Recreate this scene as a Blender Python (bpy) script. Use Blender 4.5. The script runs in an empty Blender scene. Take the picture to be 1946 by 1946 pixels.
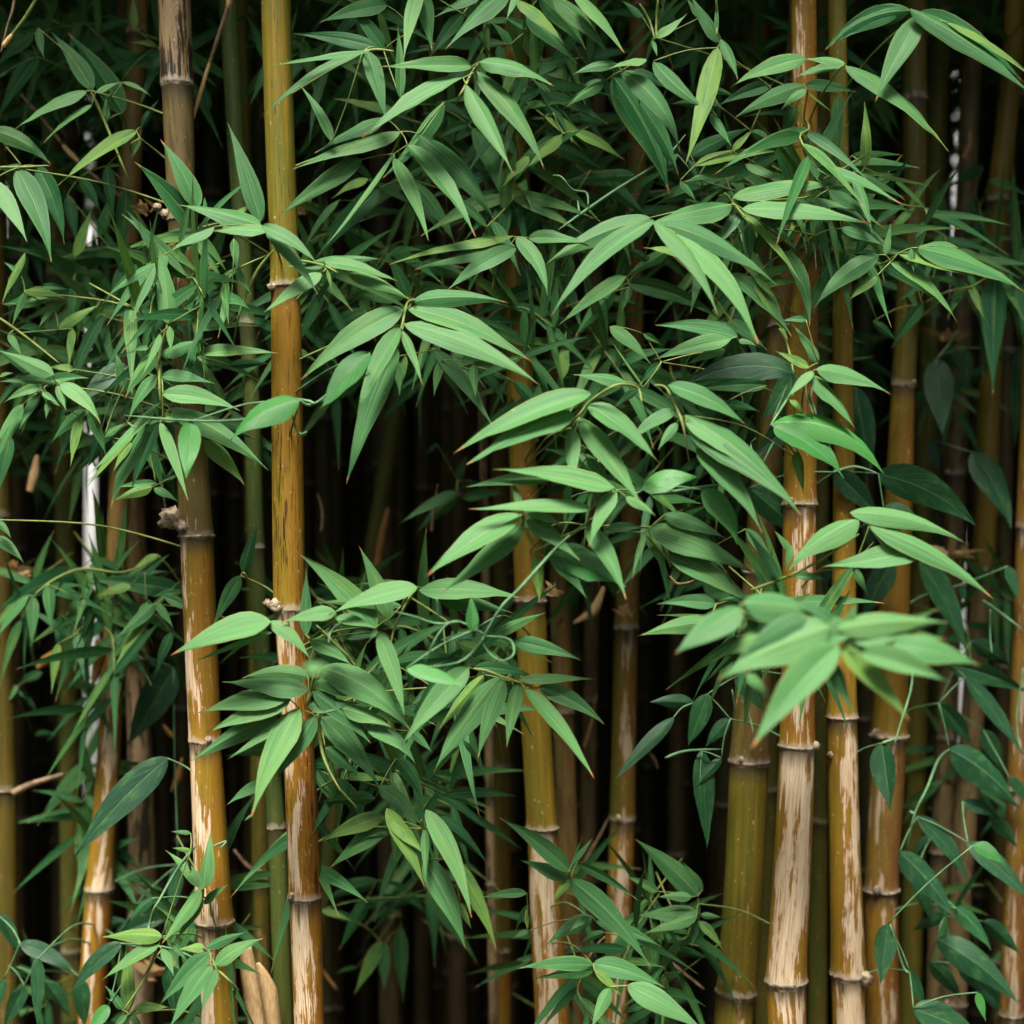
import bpy, math, random
from mathutils import Vector, Matrix, noise as mnoise
random.seed(11)
R = math.radians
scene = bpy.context.scene
col = scene.collection

# ------------------------------------------------------------------ camera, sky, sun, exposure
D0, ZC, LENS = 2.3, 1.5, 50.0
cam_d = bpy.data.cameras.new('camera')
cam = bpy.data.objects.new('camera', cam_d); col.objects.link(cam)
cam.location = (0, -D0, ZC); cam.rotation_euler = (R(90), 0, 0)
cam_d.lens = LENS; cam_d.sensor_width = 36; cam_d.clip_end = 500; cam_d.clip_start = 0.05
cam_d.dof.use_dof = True; cam_d.dof.focus_distance = D0 - 0.04; cam_d.dof.aperture_fstop = 1.7
scene.camera = cam
SUN_EL, SUN_AZ = 64.0, 196.0          # azimuth the light comes from, clockwise from +Y
world = bpy.data.worlds.new('World'); scene.world = world; world.use_nodes = True
wn = world.node_tree; wn.nodes.clear()
wo = wn.nodes.new('ShaderNodeOutputWorld'); wb = wn.nodes.new('ShaderNodeBackground')
sk = wn.nodes.new('ShaderNodeTexSky'); sk.sky_type = 'NISHITA'; sk.sun_disc = False
sk.sun_elevation = R(SUN_EL); sk.sun_rotation = R(SUN_AZ); sk.dust_density = 6.0; sk.air_density = 1.0
wb.inputs['Strength'].default_value = 0.052
wn.links.new(sk.outputs[0], wb.inputs['Color']); wn.links.new(wb.outputs[0], wo.inputs['Surface'])
sun_d = bpy.data.lights.new('sun', 'SUN'); sun_d.energy = 1.5; sun_d.angle = R(18); sun_d.color = (1, .96, .88)
sun = bpy.data.objects.new('sun', sun_d); col.objects.link(sun)
az = R(SUN_AZ); el = R(SUN_EL)
sdir = Vector((math.sin(az)*math.cos(el), math.cos(az)*math.cos(el), math.sin(el)))
sun.rotation_euler = sdir.to_track_quat('Z', 'Y').to_euler(); sun.location = (0, -6, 8)
vs = scene.view_settings
vs.view_transform = 'Standard'; vs.look = 'None'; vs.gamma = 1; vs.use_curve_mapping = False
vs.exposure = 2.55
try:
    scene.cycles.max_bounces = 6; scene.cycles.diffuse_bounces = 3; scene.cycles.glossy_bounces = 2
    scene.cycles.transmission_bounces = 3; scene.cycles.sample_clamp_indirect = 4
except Exception: pass

# ------------------------------------------------------------------ helpers
TAN = 18.0/LENS
def P(px, py, y):
    s = (D0+y)*TAN/973.0
    return Vector(((px-973)*s, y, ZC-(py-973)*s))
def W(w, y): return w*(D0+y)*TAN/973.0
def link(o, parent=None):
    col.objects.link(o)
    if parent is not None: o.parent = parent
    return o
def empty(name, loc, label, cat, group=None):
    o = bpy.data.objects.new(name, None); o.location = loc; o.empty_display_size = .02
    o['label'] = label; o['category'] = cat
    if group: o['group'] = group
    return link(o)
def mesh_obj(name, verts, faces, mat, parent=None, uvs=None, smooth=True):
    me = bpy.data.meshes.new(name); me.from_pydata(verts, [], faces)
    if uvs:
        for lname, fn in uvs.items():
            lay = me.uv_layers.new(name=lname)
            flat = [0.0]*(2*len(me.loops))
            vi = [0]*len(me.loops); me.loops.foreach_get('vertex_index', vi)
            for k, v in enumerate(vi): flat[2*k], flat[2*k+1] = fn[v]
            lay.data.foreach_set('uv', flat)
    if smooth: me.polygons.foreach_set('use_smooth', [True]*len(me.polygons))
    me.materials.append(mat)
    return link(bpy.data.objects.new(name, me), parent)
def tube_geo(pts, rads, sides=6, verts=None, faces=None):
    verts = [] if verts is None else verts; faces = [] if faces is None else faces
    n = len(pts); base = len(verts); ref = Vector((.3, -.9, .2))
    for i, p in enumerate(pts):
        t = (pts[min(i+1, n-1)]-pts[max(i-1, 0)])
        t = t.normalized() if t.length > 1e-9 else Vector((0, 0, 1))
        a = t.cross(ref)
        if a.length < 1e-3: a = t.cross(Vector((1, 0, 0)))
        a.normalize(); b = t.cross(a)
        for k in range(sides):
            q = 2*math.pi*k/sides
            verts.append(tuple(p+(a*math.cos(q)+b*math.sin(q))*rads[i]))
    for i in range(n-1):
        for k in range(sides):
            k2 = (k+1) % sides
            faces.append((base+i*sides+k, base+i*sides+k2, base+(i+1)*sides+k2, base+(i+1)*sides+k))
    faces.append(tuple(base+k for k in range(sides))[::-1]); faces.append(tuple(base+(n-1)*sides+k for k in range(sides)))
    return verts, faces
def smooth_poly(pts, n=6):
    out = []
    for i in range(len(pts)-1):
        p0 = pts[max(i-1, 0)]; p1 = pts[i]; p2 = pts[i+1]; p3 = pts[min(i+2, len(pts)-1)]
        for k in range(n):
            t = k/n
            out.append(.5*((2*p1)+(p2-p0)*t+(2*p0-5*p1+4*p2-p3)*t*t+(3*p1-p0-3*p2+p3)*t**3))
    out.append(pts[-1]); return out

# ------------------------------------------------------------------ materials
class NT:
    def __init__(s, name):
        s.m = bpy.data.materials.new(name); s.m.use_nodes = True; s.t = s.m.node_tree; s.t.nodes.clear()
        s.out = s.t.nodes.new('ShaderNodeOutputMaterial')
    def n(s, typ, **kw):
        nd = s.t.nodes.new('ShaderNode'+typ)
        for k, v in kw.items(): setattr(nd, k, v)
        return nd
    def put(s, sock, v):
        if hasattr(v, 'is_linked') or isinstance(v, bpy.types.NodeSocket): s.t.links.new(v, sock)
        else: sock.default_value = v
    def math(s, op, a, b=0.0, c=None, clamp=False):
        nd = s.n('Math', operation=op); nd.use_clamp = clamp
        s.put(nd.inputs[0], a); s.put(nd.inputs[1], b)
        if c is not None: s.put(nd.inputs[2], c)
        return nd.outputs[0]
    def ss(s, x, a, b):
        nd = s.n('MapRange', interpolation_type='SMOOTHSTEP'); s.put(nd.inputs[0], x)
        s.put(nd.inputs[1], a); s.put(nd.inputs[2], b); return nd.outputs[0]
    def mix(s, f, a, b):
        nd = s.n('Mix', data_type='RGBA'); s.put(nd.inputs[0], f)
        for sock, v in ((nd.inputs[6], a), (nd.inputs[7], b)):
            s.put(sock, (v[0], v[1], v[2], 1) if isinstance(v, tuple) else v)
        return nd.outputs[2]
    def attr(s, name):
        nd = s.n('Attribute', attribute_type='OBJECT', attribute_name=name); return nd.outputs['Fac']
    def uv(s, name):
        nd = s.n('UVMap', uv_map=name); sp = s.n('SeparateXYZ'); s.t.links.new(nd.outputs[0], sp.inputs[0])
        return sp.outputs[0], sp.outputs[1]
    def vec(s, x, y, z=0.0):
        nd = s.n('CombineXYZ'); s.put(nd.inputs[0], x); s.put(nd.inputs[1], y); s.put(nd.inputs[2], z); return nd.outputs[0]
    def noise(s, v, scale, detail=3.0, rough=.55):
        nd = s.n('TexNoise'); s.put(nd.inputs['Vector'], v); nd.inputs['Scale'].default_value = scale
        nd.inputs['Detail'].default_value = detail; nd.inputs['Roughness'].default_value = rough
        return nd.outputs['Fac']
    def rand(s): return s.n('ObjectInfo').outputs['Random']
    def bsdf(s, colr, rough, spec=.5, bump=None, bstr=.3, bdist=.001):
        b = s.n('BsdfPrincipled'); s.put(b.inputs['Base Color'], (*colr, 1) if isinstance(colr, tuple) else colr)
        s.put(b.inputs['Roughness'], rough); s.put(b.inputs['Specular IOR Level'], spec)
        if bump is not None:
            bp = s.n('Bump'); bp.inputs['Strength'].default_value = bstr; bp.inputs['Distance'].default_value = bdist
            s.put(bp.inputs['Height'], bump); s.t.links.new(bp.outputs[0], b.inputs['Normal'])
        return b.outputs[0]
    def done(s, sh): s.t.links.new(sh, s.out.inputs['Surface']); return s.m

def make_culm_mat():
    g = NT('culm_skin')
    u, v = g.uv('UVMap'); u1, z = g.uv('Around'); dlow, dup = g.uv('NodeDist')
    rnd = g.math('MULTIPLY', g.rand(), 37.0)
    green, patch, streak, orange, dry, deep, pc, painted_shade = [g.attr(a) for a in ('green', 'patch', 'streak', 'orange', 'dry', 'deep', 'patch_at', 'painted_shade')]
    n_lo = g.noise(g.vec(g.math('MULTIPLY', u, 30), g.math('MULTIPLY', v, 3.2), rnd), 1, 3)
    n_fib = g.noise(g.vec(g.math('MULTIPLY', u, 900), g.math('MULTIPLY', v, 16), rnd), 1, 3, .6)
    n_fib2 = g.noise(g.vec(g.math('MULTIPLY', u, 420), g.math('MULTIPLY', v, 17), g.math('ADD', rnd, 5)), 1, 2, .6)
    n_mid = g.noise(g.vec(g.math('MULTIPLY', u, 95), g.math('MULTIPLY', v, 9), g.math('ADD', rnd, 9)), 1, 4, .62)
    n_bl = g.noise(g.vec(g.math('MULTIPLY', u, 46), g.math('MULTIPLY', v, 10), g.math('ADD', rnd, 17)), 1, 4, .62)
    gm = g.math('ADD', green, g.math('MULTIPLY', g.math('SUBTRACT', n_lo, .5), 1.5), clamp=True)
    c = g.mix(gm, (.33, .172, .014), (.105, .112, .012))
    n_str = g.noise(g.vec(g.math('MULTIPLY', u, 150), g.math('MULTIPLY', v, 2.4), g.math('ADD', rnd, 23)), 1, 4, .65)
    c = g.mix(g.math('MULTIPLY', g.ss(n_str, .5, .68), .6), c, (.36, .20, .024))
    c = g.mix(g.math('MULTIPLY', g.ss(g.math('SUBTRACT', 1, n_str), .5, .68), g.math('MULTIPLY', green, .75)), c, (.075, .095, .012))
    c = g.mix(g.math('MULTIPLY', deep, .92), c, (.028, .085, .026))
    om = g.math('MULTIPLY', orange, g.ss(g.math('ADD', n_bl, g.math('MULTIPLY', g.math('SUBTRACT', u1, .5), .7)), .34, .62))
    c = g.mix(om, c, (.23, .072, .010))
    c = g.mix(g.math('MULTIPLY', dry, .9), c, g.mix(n_fib2, (.17, .115, .07), (.46, .34, .21)))
    c = g.mix(g.math('MULTIPLY', g.ss(n_fib, .35, .75), .35), c, g.mix(.5, c, (.55, .33, .05)))
    # narrow dark streaks, denser where the streak property is high
    st = g.math('MULTIPLY', g.ss(n_fib2, g.math('SUBTRACT', .78, g.math('MULTIPLY', streak, .27)), g.math('SUBTRACT', .83, g.math('MULTIPLY', streak, .27))), g.math('MULTIPLY', g.ss(n_lo, .36, .56), g.ss(streak, 0.0, .4)))
    c = g.mix(g.math('MULTIPLY', st, .95), c, (.03, .014, .006))
    bs = g.math('MULTIPLY', g.math('MULTIPLY', dry, .95), g.ss(g.math('ADD', n_mid, g.math('MULTIPLY', n_bl, .5)), .76, .83))
    c = g.mix(bs, c, (.016, .013, .010))
    # worn-off pale patches with ragged fibrous edges
    band = g.math('ABSOLUTE', g.math('SUBTRACT', u1, pc))
    pv = g.math('ADD', g.math('MULTIPLY', n_bl, .45), g.math('ADD', g.math('MULTIPLY', n_mid, .5), g.math('MULTIPLY', n_fib, .24)))
    pv = g.math('SUBTRACT', pv, g.math('MULTIPLY', g.ss(band, .03, .3), .26))
    th = g.math('SUBTRACT', .74, g.math('MULTIPLY', patch, .42))
    pm = g.math('MULTIPLY', g.ss(pv, th, g.math('ADD', th, .025)), g.ss(patch, 0.0, .06))
    ph = g.math('MULTIPLY', g.ss(pv, g.math('SUBTRACT', th, .045), th), g.ss(patch, 0.0, .06))
    c = g.mix(g.math('MULTIPLY', ph, .75), c, (.27, .11, .028))
    c = g.mix(pm, c, g.mix(g.ss(n_fib, .3, .7), (.46, .30, .15), (.74, .62, .45)))
    # flakes and mottling, more of it on patchy, orange skin
    fl = g.noise(g.vec(g.math('MULTIPLY', u, 330), g.math('MULTIPLY', v, 38), g.math('ADD', rnd, 31)), 1, 3, .6)
    fth = g.math('SUBTRACT', .74, g.math('MULTIPLY', g.math('ADD', orange, patch), .07))
    c = g.mix(g.math('MULTIPLY', g.ss(fl, fth, g.math('ADD', fth, .03)), .8), c, (.60, .43, .24))
    dk = g.noise(g.vec(g.math('MULTIPLY', u, 120), g.math('MULTIPLY', v, 30), g.math('ADD', rnd, 41)), 1, 4, .7)
    c = g.mix(g.math('MULTIPLY', g.ss(dk, .56, .74), .4), c, (.09, .045, .012))
    # small specks
    spk = g.noise(g.vec(g.math('MULTIPLY', u, 260), g.math('MULTIPLY', v, 95), rnd), 1, 1)
    c = g.mix(g.math('MULTIPLY', g.ss(spk, .735, .76), .8), c, (.6, .47, .3))
    # sooty and waxy bands that grow on the skin just under and above a node
    su = g.math('MULTIPLY', g.math('SUBTRACT', 1, g.ss(g.math('ADD', dup, g.math('MULTIPLY', n_fib, .02)), .006, .045)), .0)
    sl = g.math('SUBTRACT', 1, g.ss(g.math('ADD', dup, g.math('MULTIPLY', g.math('SUBTRACT', n_mid, .5), .05)), .004, .045))
    c = g.mix(g.math('MULTIPLY', sl, .8), c, (.055, .045, .025))
    wl = g.math('SUBTRACT', 1, g.ss(g.math('ADD', dlow, g.math('MULTIPLY', g.math('SUBTRACT', n_mid, .5), .03)), .003, .012))
    c = g.mix(g.math('MULTIPLY', wl, .55), c, (.44, .38, .29))
    c = g.mix(g.math('MULTIPLY', painted_shade, g.math('ADD', .5, g.math('MULTIPLY', n_bl, .5))), c, (.012, .013, .009))  # grove shade painted into the skin colour, strongest on culms farther in
    rough = g.math('ADD', .36, g.math('ADD', g.math('MULTIPLY', pm, .22), g.math('MULTIPLY', n_fib, .16)))
    bump = g.math('ADD', g.math('MULTIPLY', n_fib, .5), g.math('MULTIPLY', pm, -.6))
    return g.done(g.bsdf(c, rough, .28, bump, .35, .0008))
def make_ring_mat():
    g = NT('node_scar')
    tc = g.n('TexCoord').outputs['Object']
    n1 = g.noise(tc, 90, 4, .65); n2 = g.noise(tc, 320, 2)
    c = g.mix(g.ss(n1, .35, .65), (.09, .06, .035), (.46, .37, .26))
    c = g.mix(g.math('MULTIPLY', g.ss(n2, .55, .7), .6), c, (.09, .06, .04))
    return g.done(g.bsdf(c, .75, .25, n1, .8, .002))
def make_leaf_mat(name, vine=False):
    g = NT(name)
    u, v = g.uv('UVMap'); rnd = g.rand(); pale, yel = g.attr('pale'), g.attr('yellow')
    r50 = g.math('MULTIPLY', rnd, 50.0)
    au = g.math('ABSOLUTE', g.math('SUBTRACT', u, .5))
    if vine:
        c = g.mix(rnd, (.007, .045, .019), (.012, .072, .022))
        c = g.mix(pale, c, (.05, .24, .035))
        n = g.noise(g.vec(g.math('MULTIPLY', u, 4), g.math('MULTIPLY', v, 7), r50), 1, 3)
        c = g.mix(g.math('MULTIPLY', g.ss(n, .5, .7), .35), c, (.06, .18, .035))
        ang = g.math('SUBTRACT', v, g.math('MULTIPLY', au, .75))
        wv = g.math('FRACT', g.math('MULTIPLY', ang, 6.5))
        vein = g.math('SUBTRACT', 1, g.ss(g.math('ABSOLUTE', g.math('SUBTRACT', wv, .5)), .0, .07))
        mid = g.math('SUBTRACT', 1, g.ss(au, .008, .03))
        vv = g.math('MAXIMUM', g.math('MULTIPLY', vein, .45), mid)
        c = g.mix(g.math('MULTIPLY', vv, .45), c, (.11, .24, .08))
        bump = g.math('ADD', g.math('MULTIPLY', vv, -.6), g.math('MULTIPLY', n, .4))
        sh = g.bsdf(c, g.math('ADD', .42, g.math('MULTIPLY', n, .14)), .32, bump, .5, .0015)
    else:
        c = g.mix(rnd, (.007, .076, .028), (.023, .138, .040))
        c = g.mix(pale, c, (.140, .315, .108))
        n = g.noise(g.vec(g.math('MULTIPLY', u, 2.2), g.math('MULTIPLY', v, 3.5), r50), 1, 2)
        ym = g.math('MULTIPLY', g.math('ADD', g.math('MULTIPLY', yel, .85), .02), g.ss(g.math('ADD', n, g.math('MULTIPLY', yel, .25)), .45, .75))
        c = g.mix(ym, c, (.155, .265, .035))
        vn = g.noise(g.vec(g.math('MULTIPLY', u, 26), g.math('MULTIPLY', v, .9), r50), 1, 2, .6)
        c = g.mix(g.math('MULTIPLY', g.ss(vn, .46, .66), .6), c, g.mix(.5, c, (.17, .31, .11)))
        c = g.mix(g.math('MULTIPLY', g.ss(g.math('SUBTRACT', 1, vn), .5, .68), .45), c, (.014, .07, .026))
        mid = g.math('SUBTRACT', 1, g.ss(au, .01, .045))
        midv = g.math('MULTIPLY', mid, g.math('SUBTRACT', .55, g.math('MULTIPLY', v, .45)))
        c = g.mix(midv, c, (.20, .34, .12))
        ed = g.ss(au, .455, .497)
        c = g.mix(g.math('MULTIPLY', ed, g.math('ADD', .12, g.math('MULTIPLY', g.ss(rnd, .3, .9), .5))), c, (.26, .27, .07))
        tip = g.ss(g.math('ADD', v, g.math('MULTIPLY', rnd, .06)), .955, .985)
        c = g.mix(tip, c, (.34, .19, .07))
        spn = g.noise(g.vec(g.math('MULTIPLY', u, 9), g.math('MULTIPLY', v, 40), r50), 1, 1)
        c = g.mix(g.math('MULTIPLY', g.ss(spn, .765, .79), .65), c, (.36, .38, .16))
        sh = g.bsdf(c, g.math('ADD', .46, g.math('MULTIPLY', vn, .16)), .16, vn, .32, .0007)
    tr = g.n('BsdfTranslucent'); g.put(tr.inputs['Color'], g.mix(.45, c, (.14, .30, .02)))
    mx = g.n('MixShader'); mx.inputs[0].default_value = .2 if vine else .24
    g.t.links.new(sh, mx.inputs[1]); g.t.links.new(tr.outputs[0], mx.inputs[2])
    return g.done(mx.outputs[0])
def simple(name, c1, c2, scale, rough=.7, spec=.3, stretch=(1, 1, 1), bd=.002):
    g = NT(name); tc = g.n('TexCoord').outputs['Object']
    mp = g.n('Mapping'); mp.inputs['Scale'].default_value = stretch; g.t.links.new(tc, mp.inputs[0])
    n1 = g.noise(mp.outputs[0], scale, 4, .6)
    return g.done(g.bsdf(g.mix(g.ss(n1, .3, .7), c1, c2), rough, spec, n1, .5, bd))
M_CULM = make_culm_mat(); M_RING = make_ring_mat()
M_LEAF = make_leaf_mat('bamboo_leaf'); M_VINE = make_leaf_mat('vine_leaf', True)
M_TWIG = simple('green_twig', (.10, .17, .035), (.22, .25, .07), 60)
M_VSTEM = simple('vine_stem', (.06, .15, .065), (.13, .26, .12), 40)
M_DRY = simple('dry_sheath', (.50, .31, .13), (.72, .50, .26), 60, .8, .2, (8, 8, 1))
M_DRYLEAF = simple('dry_leaf', (.30, .13, .035), (.45, .24, .08), 50, .8, .2)
M_DEADTWIG = simple('dead_twig', (.12, .08, .045), (.32, .22, .13), 70, .85, .2)
M_SOIL = simple('soil', (.018, .012, .008), (.05, .032, .018), 9, .95, .1, bd=.02)
M_LAWN = simple('soil_open', (.05, .06, .025), (.09, .08, .04), 6, .95, .1, bd=.02)
M_WALL = simple('white_plaster', (.60, .63, .63), (.72, .74, .74), 3, .8, .2)

# ------------------------------------------------------------------ setting
def sheet(name, x0, x1, y0, y1, z, mat, n=40):
    vs_, fs = [], []
    for j in range(n+1):
        for i in range(n+1):
            x = x0+(x1-x0)*i/n; y = y0+(y1-y0)*j/n
            vs_.append((x, y, z+(.03*mnoise.noise(Vector((x*.9, y*.9, 0))) if max(abs(x), abs(y)) < 6 else 0)))
    for j in range(n):
        for i in range(n):
            a = j*(n+1)+i; fs.append((a, a+1, a+n+2, a+n+1))
    return mesh_obj(name, vs_, fs, mat)
gr = sheet('ground', -60, 60, -60, 60, -.03, M_SOIL, 120); gr['kind'] = 'structure'
wall = mesh_obj('white_wall', [(-4, 4.3, -.1), (4, 4.3, -.1), (4, 4.5, -.1), (-4, 4.5, -.1), (-4, 4.3, 4.2), (4, 4.3, 4.2), (4, 4.5, 4.2), (-4, 4.5, 4.2)],
    [(0, 1, 5, 4), (1, 2, 6, 5), (2, 3, 7, 6), (3, 0, 4, 7), (4, 5, 6, 7), (0, 3, 2, 1)], M_WALL, smooth=False)
wall['label'] = 'white wall showing in slits between the culms behind the grove'; wall['category'] = 'wall'

# ------------------------------------------------------------------ culms
CULMS = []     # (name-for-labels, f(z)->(x, y)) for joining twigs
def interp(tab, x):
    if x <= tab[0][0]: return tab[0][1]
    for (a, va), (b, vb) in zip(tab, tab[1:]):
        if x <= b:
            t = (x-a)/(b-a); return va+(vb-va)*t
    return tab[-1][1]
def smooth_interp(tab, x):
    h = 45.0
    return (interp(tab, x-h)+2*interp(tab, x)+interp(tab, x+h))/4
def ring_mesh(parent, c, r, mat, seed, knob=0, sides=28, h=.0034, out=1.13, tilt=0.0):
    rnd = random.Random(seed); vs_, fs = [], []
    prof = [(-1.8, 1.0), (-1.0, 1.03), (-.5, out*.99), (-.1, out+.012), (.3, out*.985), (.6, 1.015), (1.6, 1.0)]
    for k in range(sides):
        q = 2*math.pi*k/sides
        wob = 1+.035*mnoise.noise(Vector((math.cos(q)*2.2, math.sin(q)*2.2, seed)))+rnd.uniform(-.012, .012)
        hz = 1+.45*mnoise.noise(Vector((math.cos(q)*1.8, math.sin(q)*1.8, seed+7)))
        for (dz, rr) in prof:
            rr2 = 1+(rr-1)*wob*1.0 if rr <= 1 else rr*(1+(wob-1)*.6)
            vs_.append((c.x+math.cos(q)*r*rr2, c.y+math.sin(q)*r*rr2, c.z+dz*h*hz+tilt*r*math.cos(q)))
    m = len(prof)
    for k in range(sides):
        for j in range(m-1):
            a = k*m+j; b = ((k+1) % sides)*m+j; fs.append((a, b, b+1, a+1))
    return mesh_obj('node_ring', vs_, fs, mat, parent)
def blob(name, parent, c, r, seed, mat, sq=(1, 1, 1), rough=.35, rings=8, sides=12):
    vs_, fs = [], []
    for j in range(rings+1):
        th = math.pi*j/rings
        for k in range(sides):
            q = 2*math.pi*k/sides
            d = Vector((math.sin(th)*math.cos(q), math.sin(th)*math.sin(q), math.cos(th)))
            rr = r*(1+rough*mnoise.noise(d*2.3+Vector((seed, 0, 0)))+rough*.6*mnoise.noise(d*6+Vector((0, seed, 0))))
            vs_.append((c.x+d.x*rr*sq[0], c.y+d.y*rr*sq[1], c.z+d.z*rr*sq[2]))
    for j in range(rings):
        for k in range(sides):
            k2 = (k+1) % sides; fs.append((j*sides+k, (j+1)*sides+k, (j+1)*sides+k2, j*sides+k2))
    return mesh_obj(name, vs_, fs, mat, parent)
def culm(label, path, widths, y, nodes, props, sides=26, knobs=(), y_top=None, group='bamboo culms at the front of the grove', scars=()):
    """path [(py, px)], widths [(py, w)], nodes [py]; props(i) -> dict for internode i counted from the top"""
    ytop = y if y_top is None else y_top
    def yy(py): return y+(ytop-y)*max(-.3, min(1.3, (1946-py)/1946))
    def at(py):
        d = yy(py); p = P(smooth_interp(path, py), py, d); return p, W(interp(widths, py), d)/2
    s = (D0+y)*TAN/973
    py_bot = 973+(ZC+.05)/s; py_top = 973-(4.4-ZC)/s
    ns = sorted(nodes); gap = 340/(D0+y)*D0
    if len(ns) > 1: gap = max(gap, sum(b-a for a, b in zip(ns, ns[1:]))/(len(ns)-1)*1.1)
    up = []; q = ns[0]-gap
    while q > py_top: up.append(q); q -= gap*1.05
    dn = []; q = ns[-1]+gap*.75
    while q < py_bot: dn.append(q); q += gap*.6
    allp = [py_top]+up[::-1]+ns+dn+[py_bot]
    # lean outside the frame: continue the end slopes
    base = empty('bamboo_culm', at(py_bot)[0], label, 'bamboo culm', group)
    o0 = base.location.copy()
    ext_t = (interp(path, 60)-interp(path, 0))/60 if path[0][0] <= 0 else 0
    lab_i = 0
    for i in range(len(allp)-1):
        a, b = allp[i], allp[i+1]
        pr = props((a+b)/2)
        L = b-a; ts = [0, .012, .03, .06, .1, .2, .35, .5, .65, .8, .9, .94, .97, .988, 1.0]
        vs_, fs, uv1, uv2, uv3 = [], [], [], [], []
        pa, ra = at(a); pb, rb = at(b); Lm = (pa-pb).length
        for t in ts:
            py = a+L*t; p, r = at(py); du = t*Lm; dl = (1-t)*Lm
            f = 1+.045*math.exp(-du/.006)+.075*math.exp(-dl/.016)-.02*math.exp(-((du-.02)/.012)**2)
            for k in range(sides+1):
                q = math.pi/2+2*math.pi*k/sides       # seam at the back (+y)
                rr = r*f*(1+.012*mnoise.noise(Vector((math.cos(q)*1.5, math.sin(q)*1.5, p.z*9+y*50))))
                vs_.append((p.x+math.cos(q)*rr-o0.x, p.y+math.sin(q)*rr-o0.y, p.z-o0.z))
                uv1.append((k/sides*2*math.pi*r, p.z)); uv2.append((k/sides, p.z)); uv3.append((dl, du))
        m = sides+1
        for j in range(len(ts)-1):
            for k in range(sides):
                fs.append((j*m+k, (j+1)*m+k, (j+1)*m+k+1, j*m+k+1))
        it = mesh_obj('internode', vs_, fs, M_CULM, base, {'UVMap': uv1, 'Around': uv2, 'NodeDist': uv3})
        d = dict(green=.4, patch=0., streak=.3, orange=.2, dry=0., deep=0., patch_at=.5); d.update(pr)
        for k_, v_ in d.items(): it[k_] = float(v_)
        if 0 < i:
            p, r = at(a)
            if random.random() < .45:
                sx = random.choice((-1, 1))*random.uniform(.3, .98); kr = r*random.uniform(.16, .3)
                blob('bud_knob', base, p-o0+Vector((sx*r*1.04, -math.sqrt(max(0, 1-sx*sx))*r*1.04, r*.18)), kr, a, M_RING, (1, .8, 1.1), .4, 6, 9)
            rg = ring_mesh(base, p-o0, r*1.0, M_RING, a*.37+y*11, h=.0036*(r/.026), out=random.uniform(1.06, 1.13), tilt=random.uniform(-.05, .05))
    for (kx, ky, kr) in knobs:
        d = yy(ky)
        p, r = at(ky); q = P(kx, ky, d); off = q-p; off.y = -math.sqrt(max(0, (r*1.05)**2-off.x**2)) if abs(off.x) < r else -.004
        blob('bud_knob', base, p+off-o0, W(kr, d), kx*.1, M_RING, (1, .8, .85), .5)
    CULMS.append((label, at, y))
    return base
C = lambda *a: list(zip(a[0::2], a[1::2]))
def steps(*a):
    tab = C(*a)
    def f(py):
        r = tab[0][1]
        for t, v in tab:
            if py >= t: r = v
        return r
    return f
culm('tall golden yellow culm with dark streaks, brown and cream below',
     C(0, 524, 300, 533, 540, 543, 1000, 548, 1150, 550, 1300, 560, 1500, 572, 1700, 580, 1946, 588),
     C(0, 56, 500, 55, 600, 57, 1000, 61, 1140, 60, 1300, 58, 1700, 62, 1946, 57), 0.0, [545, 1158, 1703],
     steps(-9999, dict(green=.92, streak=.5, orange=.05), 545, dict(green=.42, streak=.82, orange=.4), 1158, dict(green=.12, streak=.9, orange=.8, patch=.36, patch_at=.43), 1703, dict(green=.22, streak=.6, orange=.75, patch=.50, patch_at=.46)),
     knobs=[(527, 1150, 15), (508, 1146, 9), (520, 548, 10)])
culm('weathered culm, dry grey-brown at the top, olive gold with a cream stripe below',
     C(0, 331, 160, 337, 400, 345, 600, 352, 900, 366, 1020, 374, 1200, 381, 1405, 390, 1600, 400, 1946, 418),
     C(0, 62, 160, 60, 400, 52, 900, 60, 1020, 62, 1200, 62, 1405, 60, 1600, 66, 1946, 70), 0.08, [160, 420, 1018, 1407],
     steps(-9999, dict(dry=1.0, streak=.9), 160, dict(green=1, dry=.45, patch=.14, patch_at=.38, painted_shade=.6), 420, dict(green=1, dry=.25, patch=.15, painted_shade=.5), 1018, dict(green=.65, patch=.34, patch_at=.38, orange=.5), 1407, dict(green=.42, patch=.47, patch_at=.39, orange=.35)),
     knobs=[(325, 985, 22), (352, 1000, 14), (318, 408, 12), (300, 395, 9)])
culm('slender deep green culm just left of the golden culm',
     C(0, 433, 250, 447, 735, 478, 970, 484, 1168, 492, 1450, 515, 1570, 526, 1946, 540),
     C(0, 34, 735, 31, 1170, 31, 1570, 35, 1946, 37), 0.2, [-60, 615, 1040, 1572],
     steps(-9999, dict(green=1, deep=.9, streak=0, orange=0), 1572, dict(green=1, deep=.75, streak=.1, orange=0)))
culm('dark olive culm close behind the slender green one, low left of centre',
     C(0, 455, 900, 480, 1400, 492, 1946, 500), C(0, 30, 1946, 34), 0.62, [330, 1010, 1672],
     steps(-9999, dict(green=.95, deep=.3, orange=.1, patch=.1)))
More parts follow.
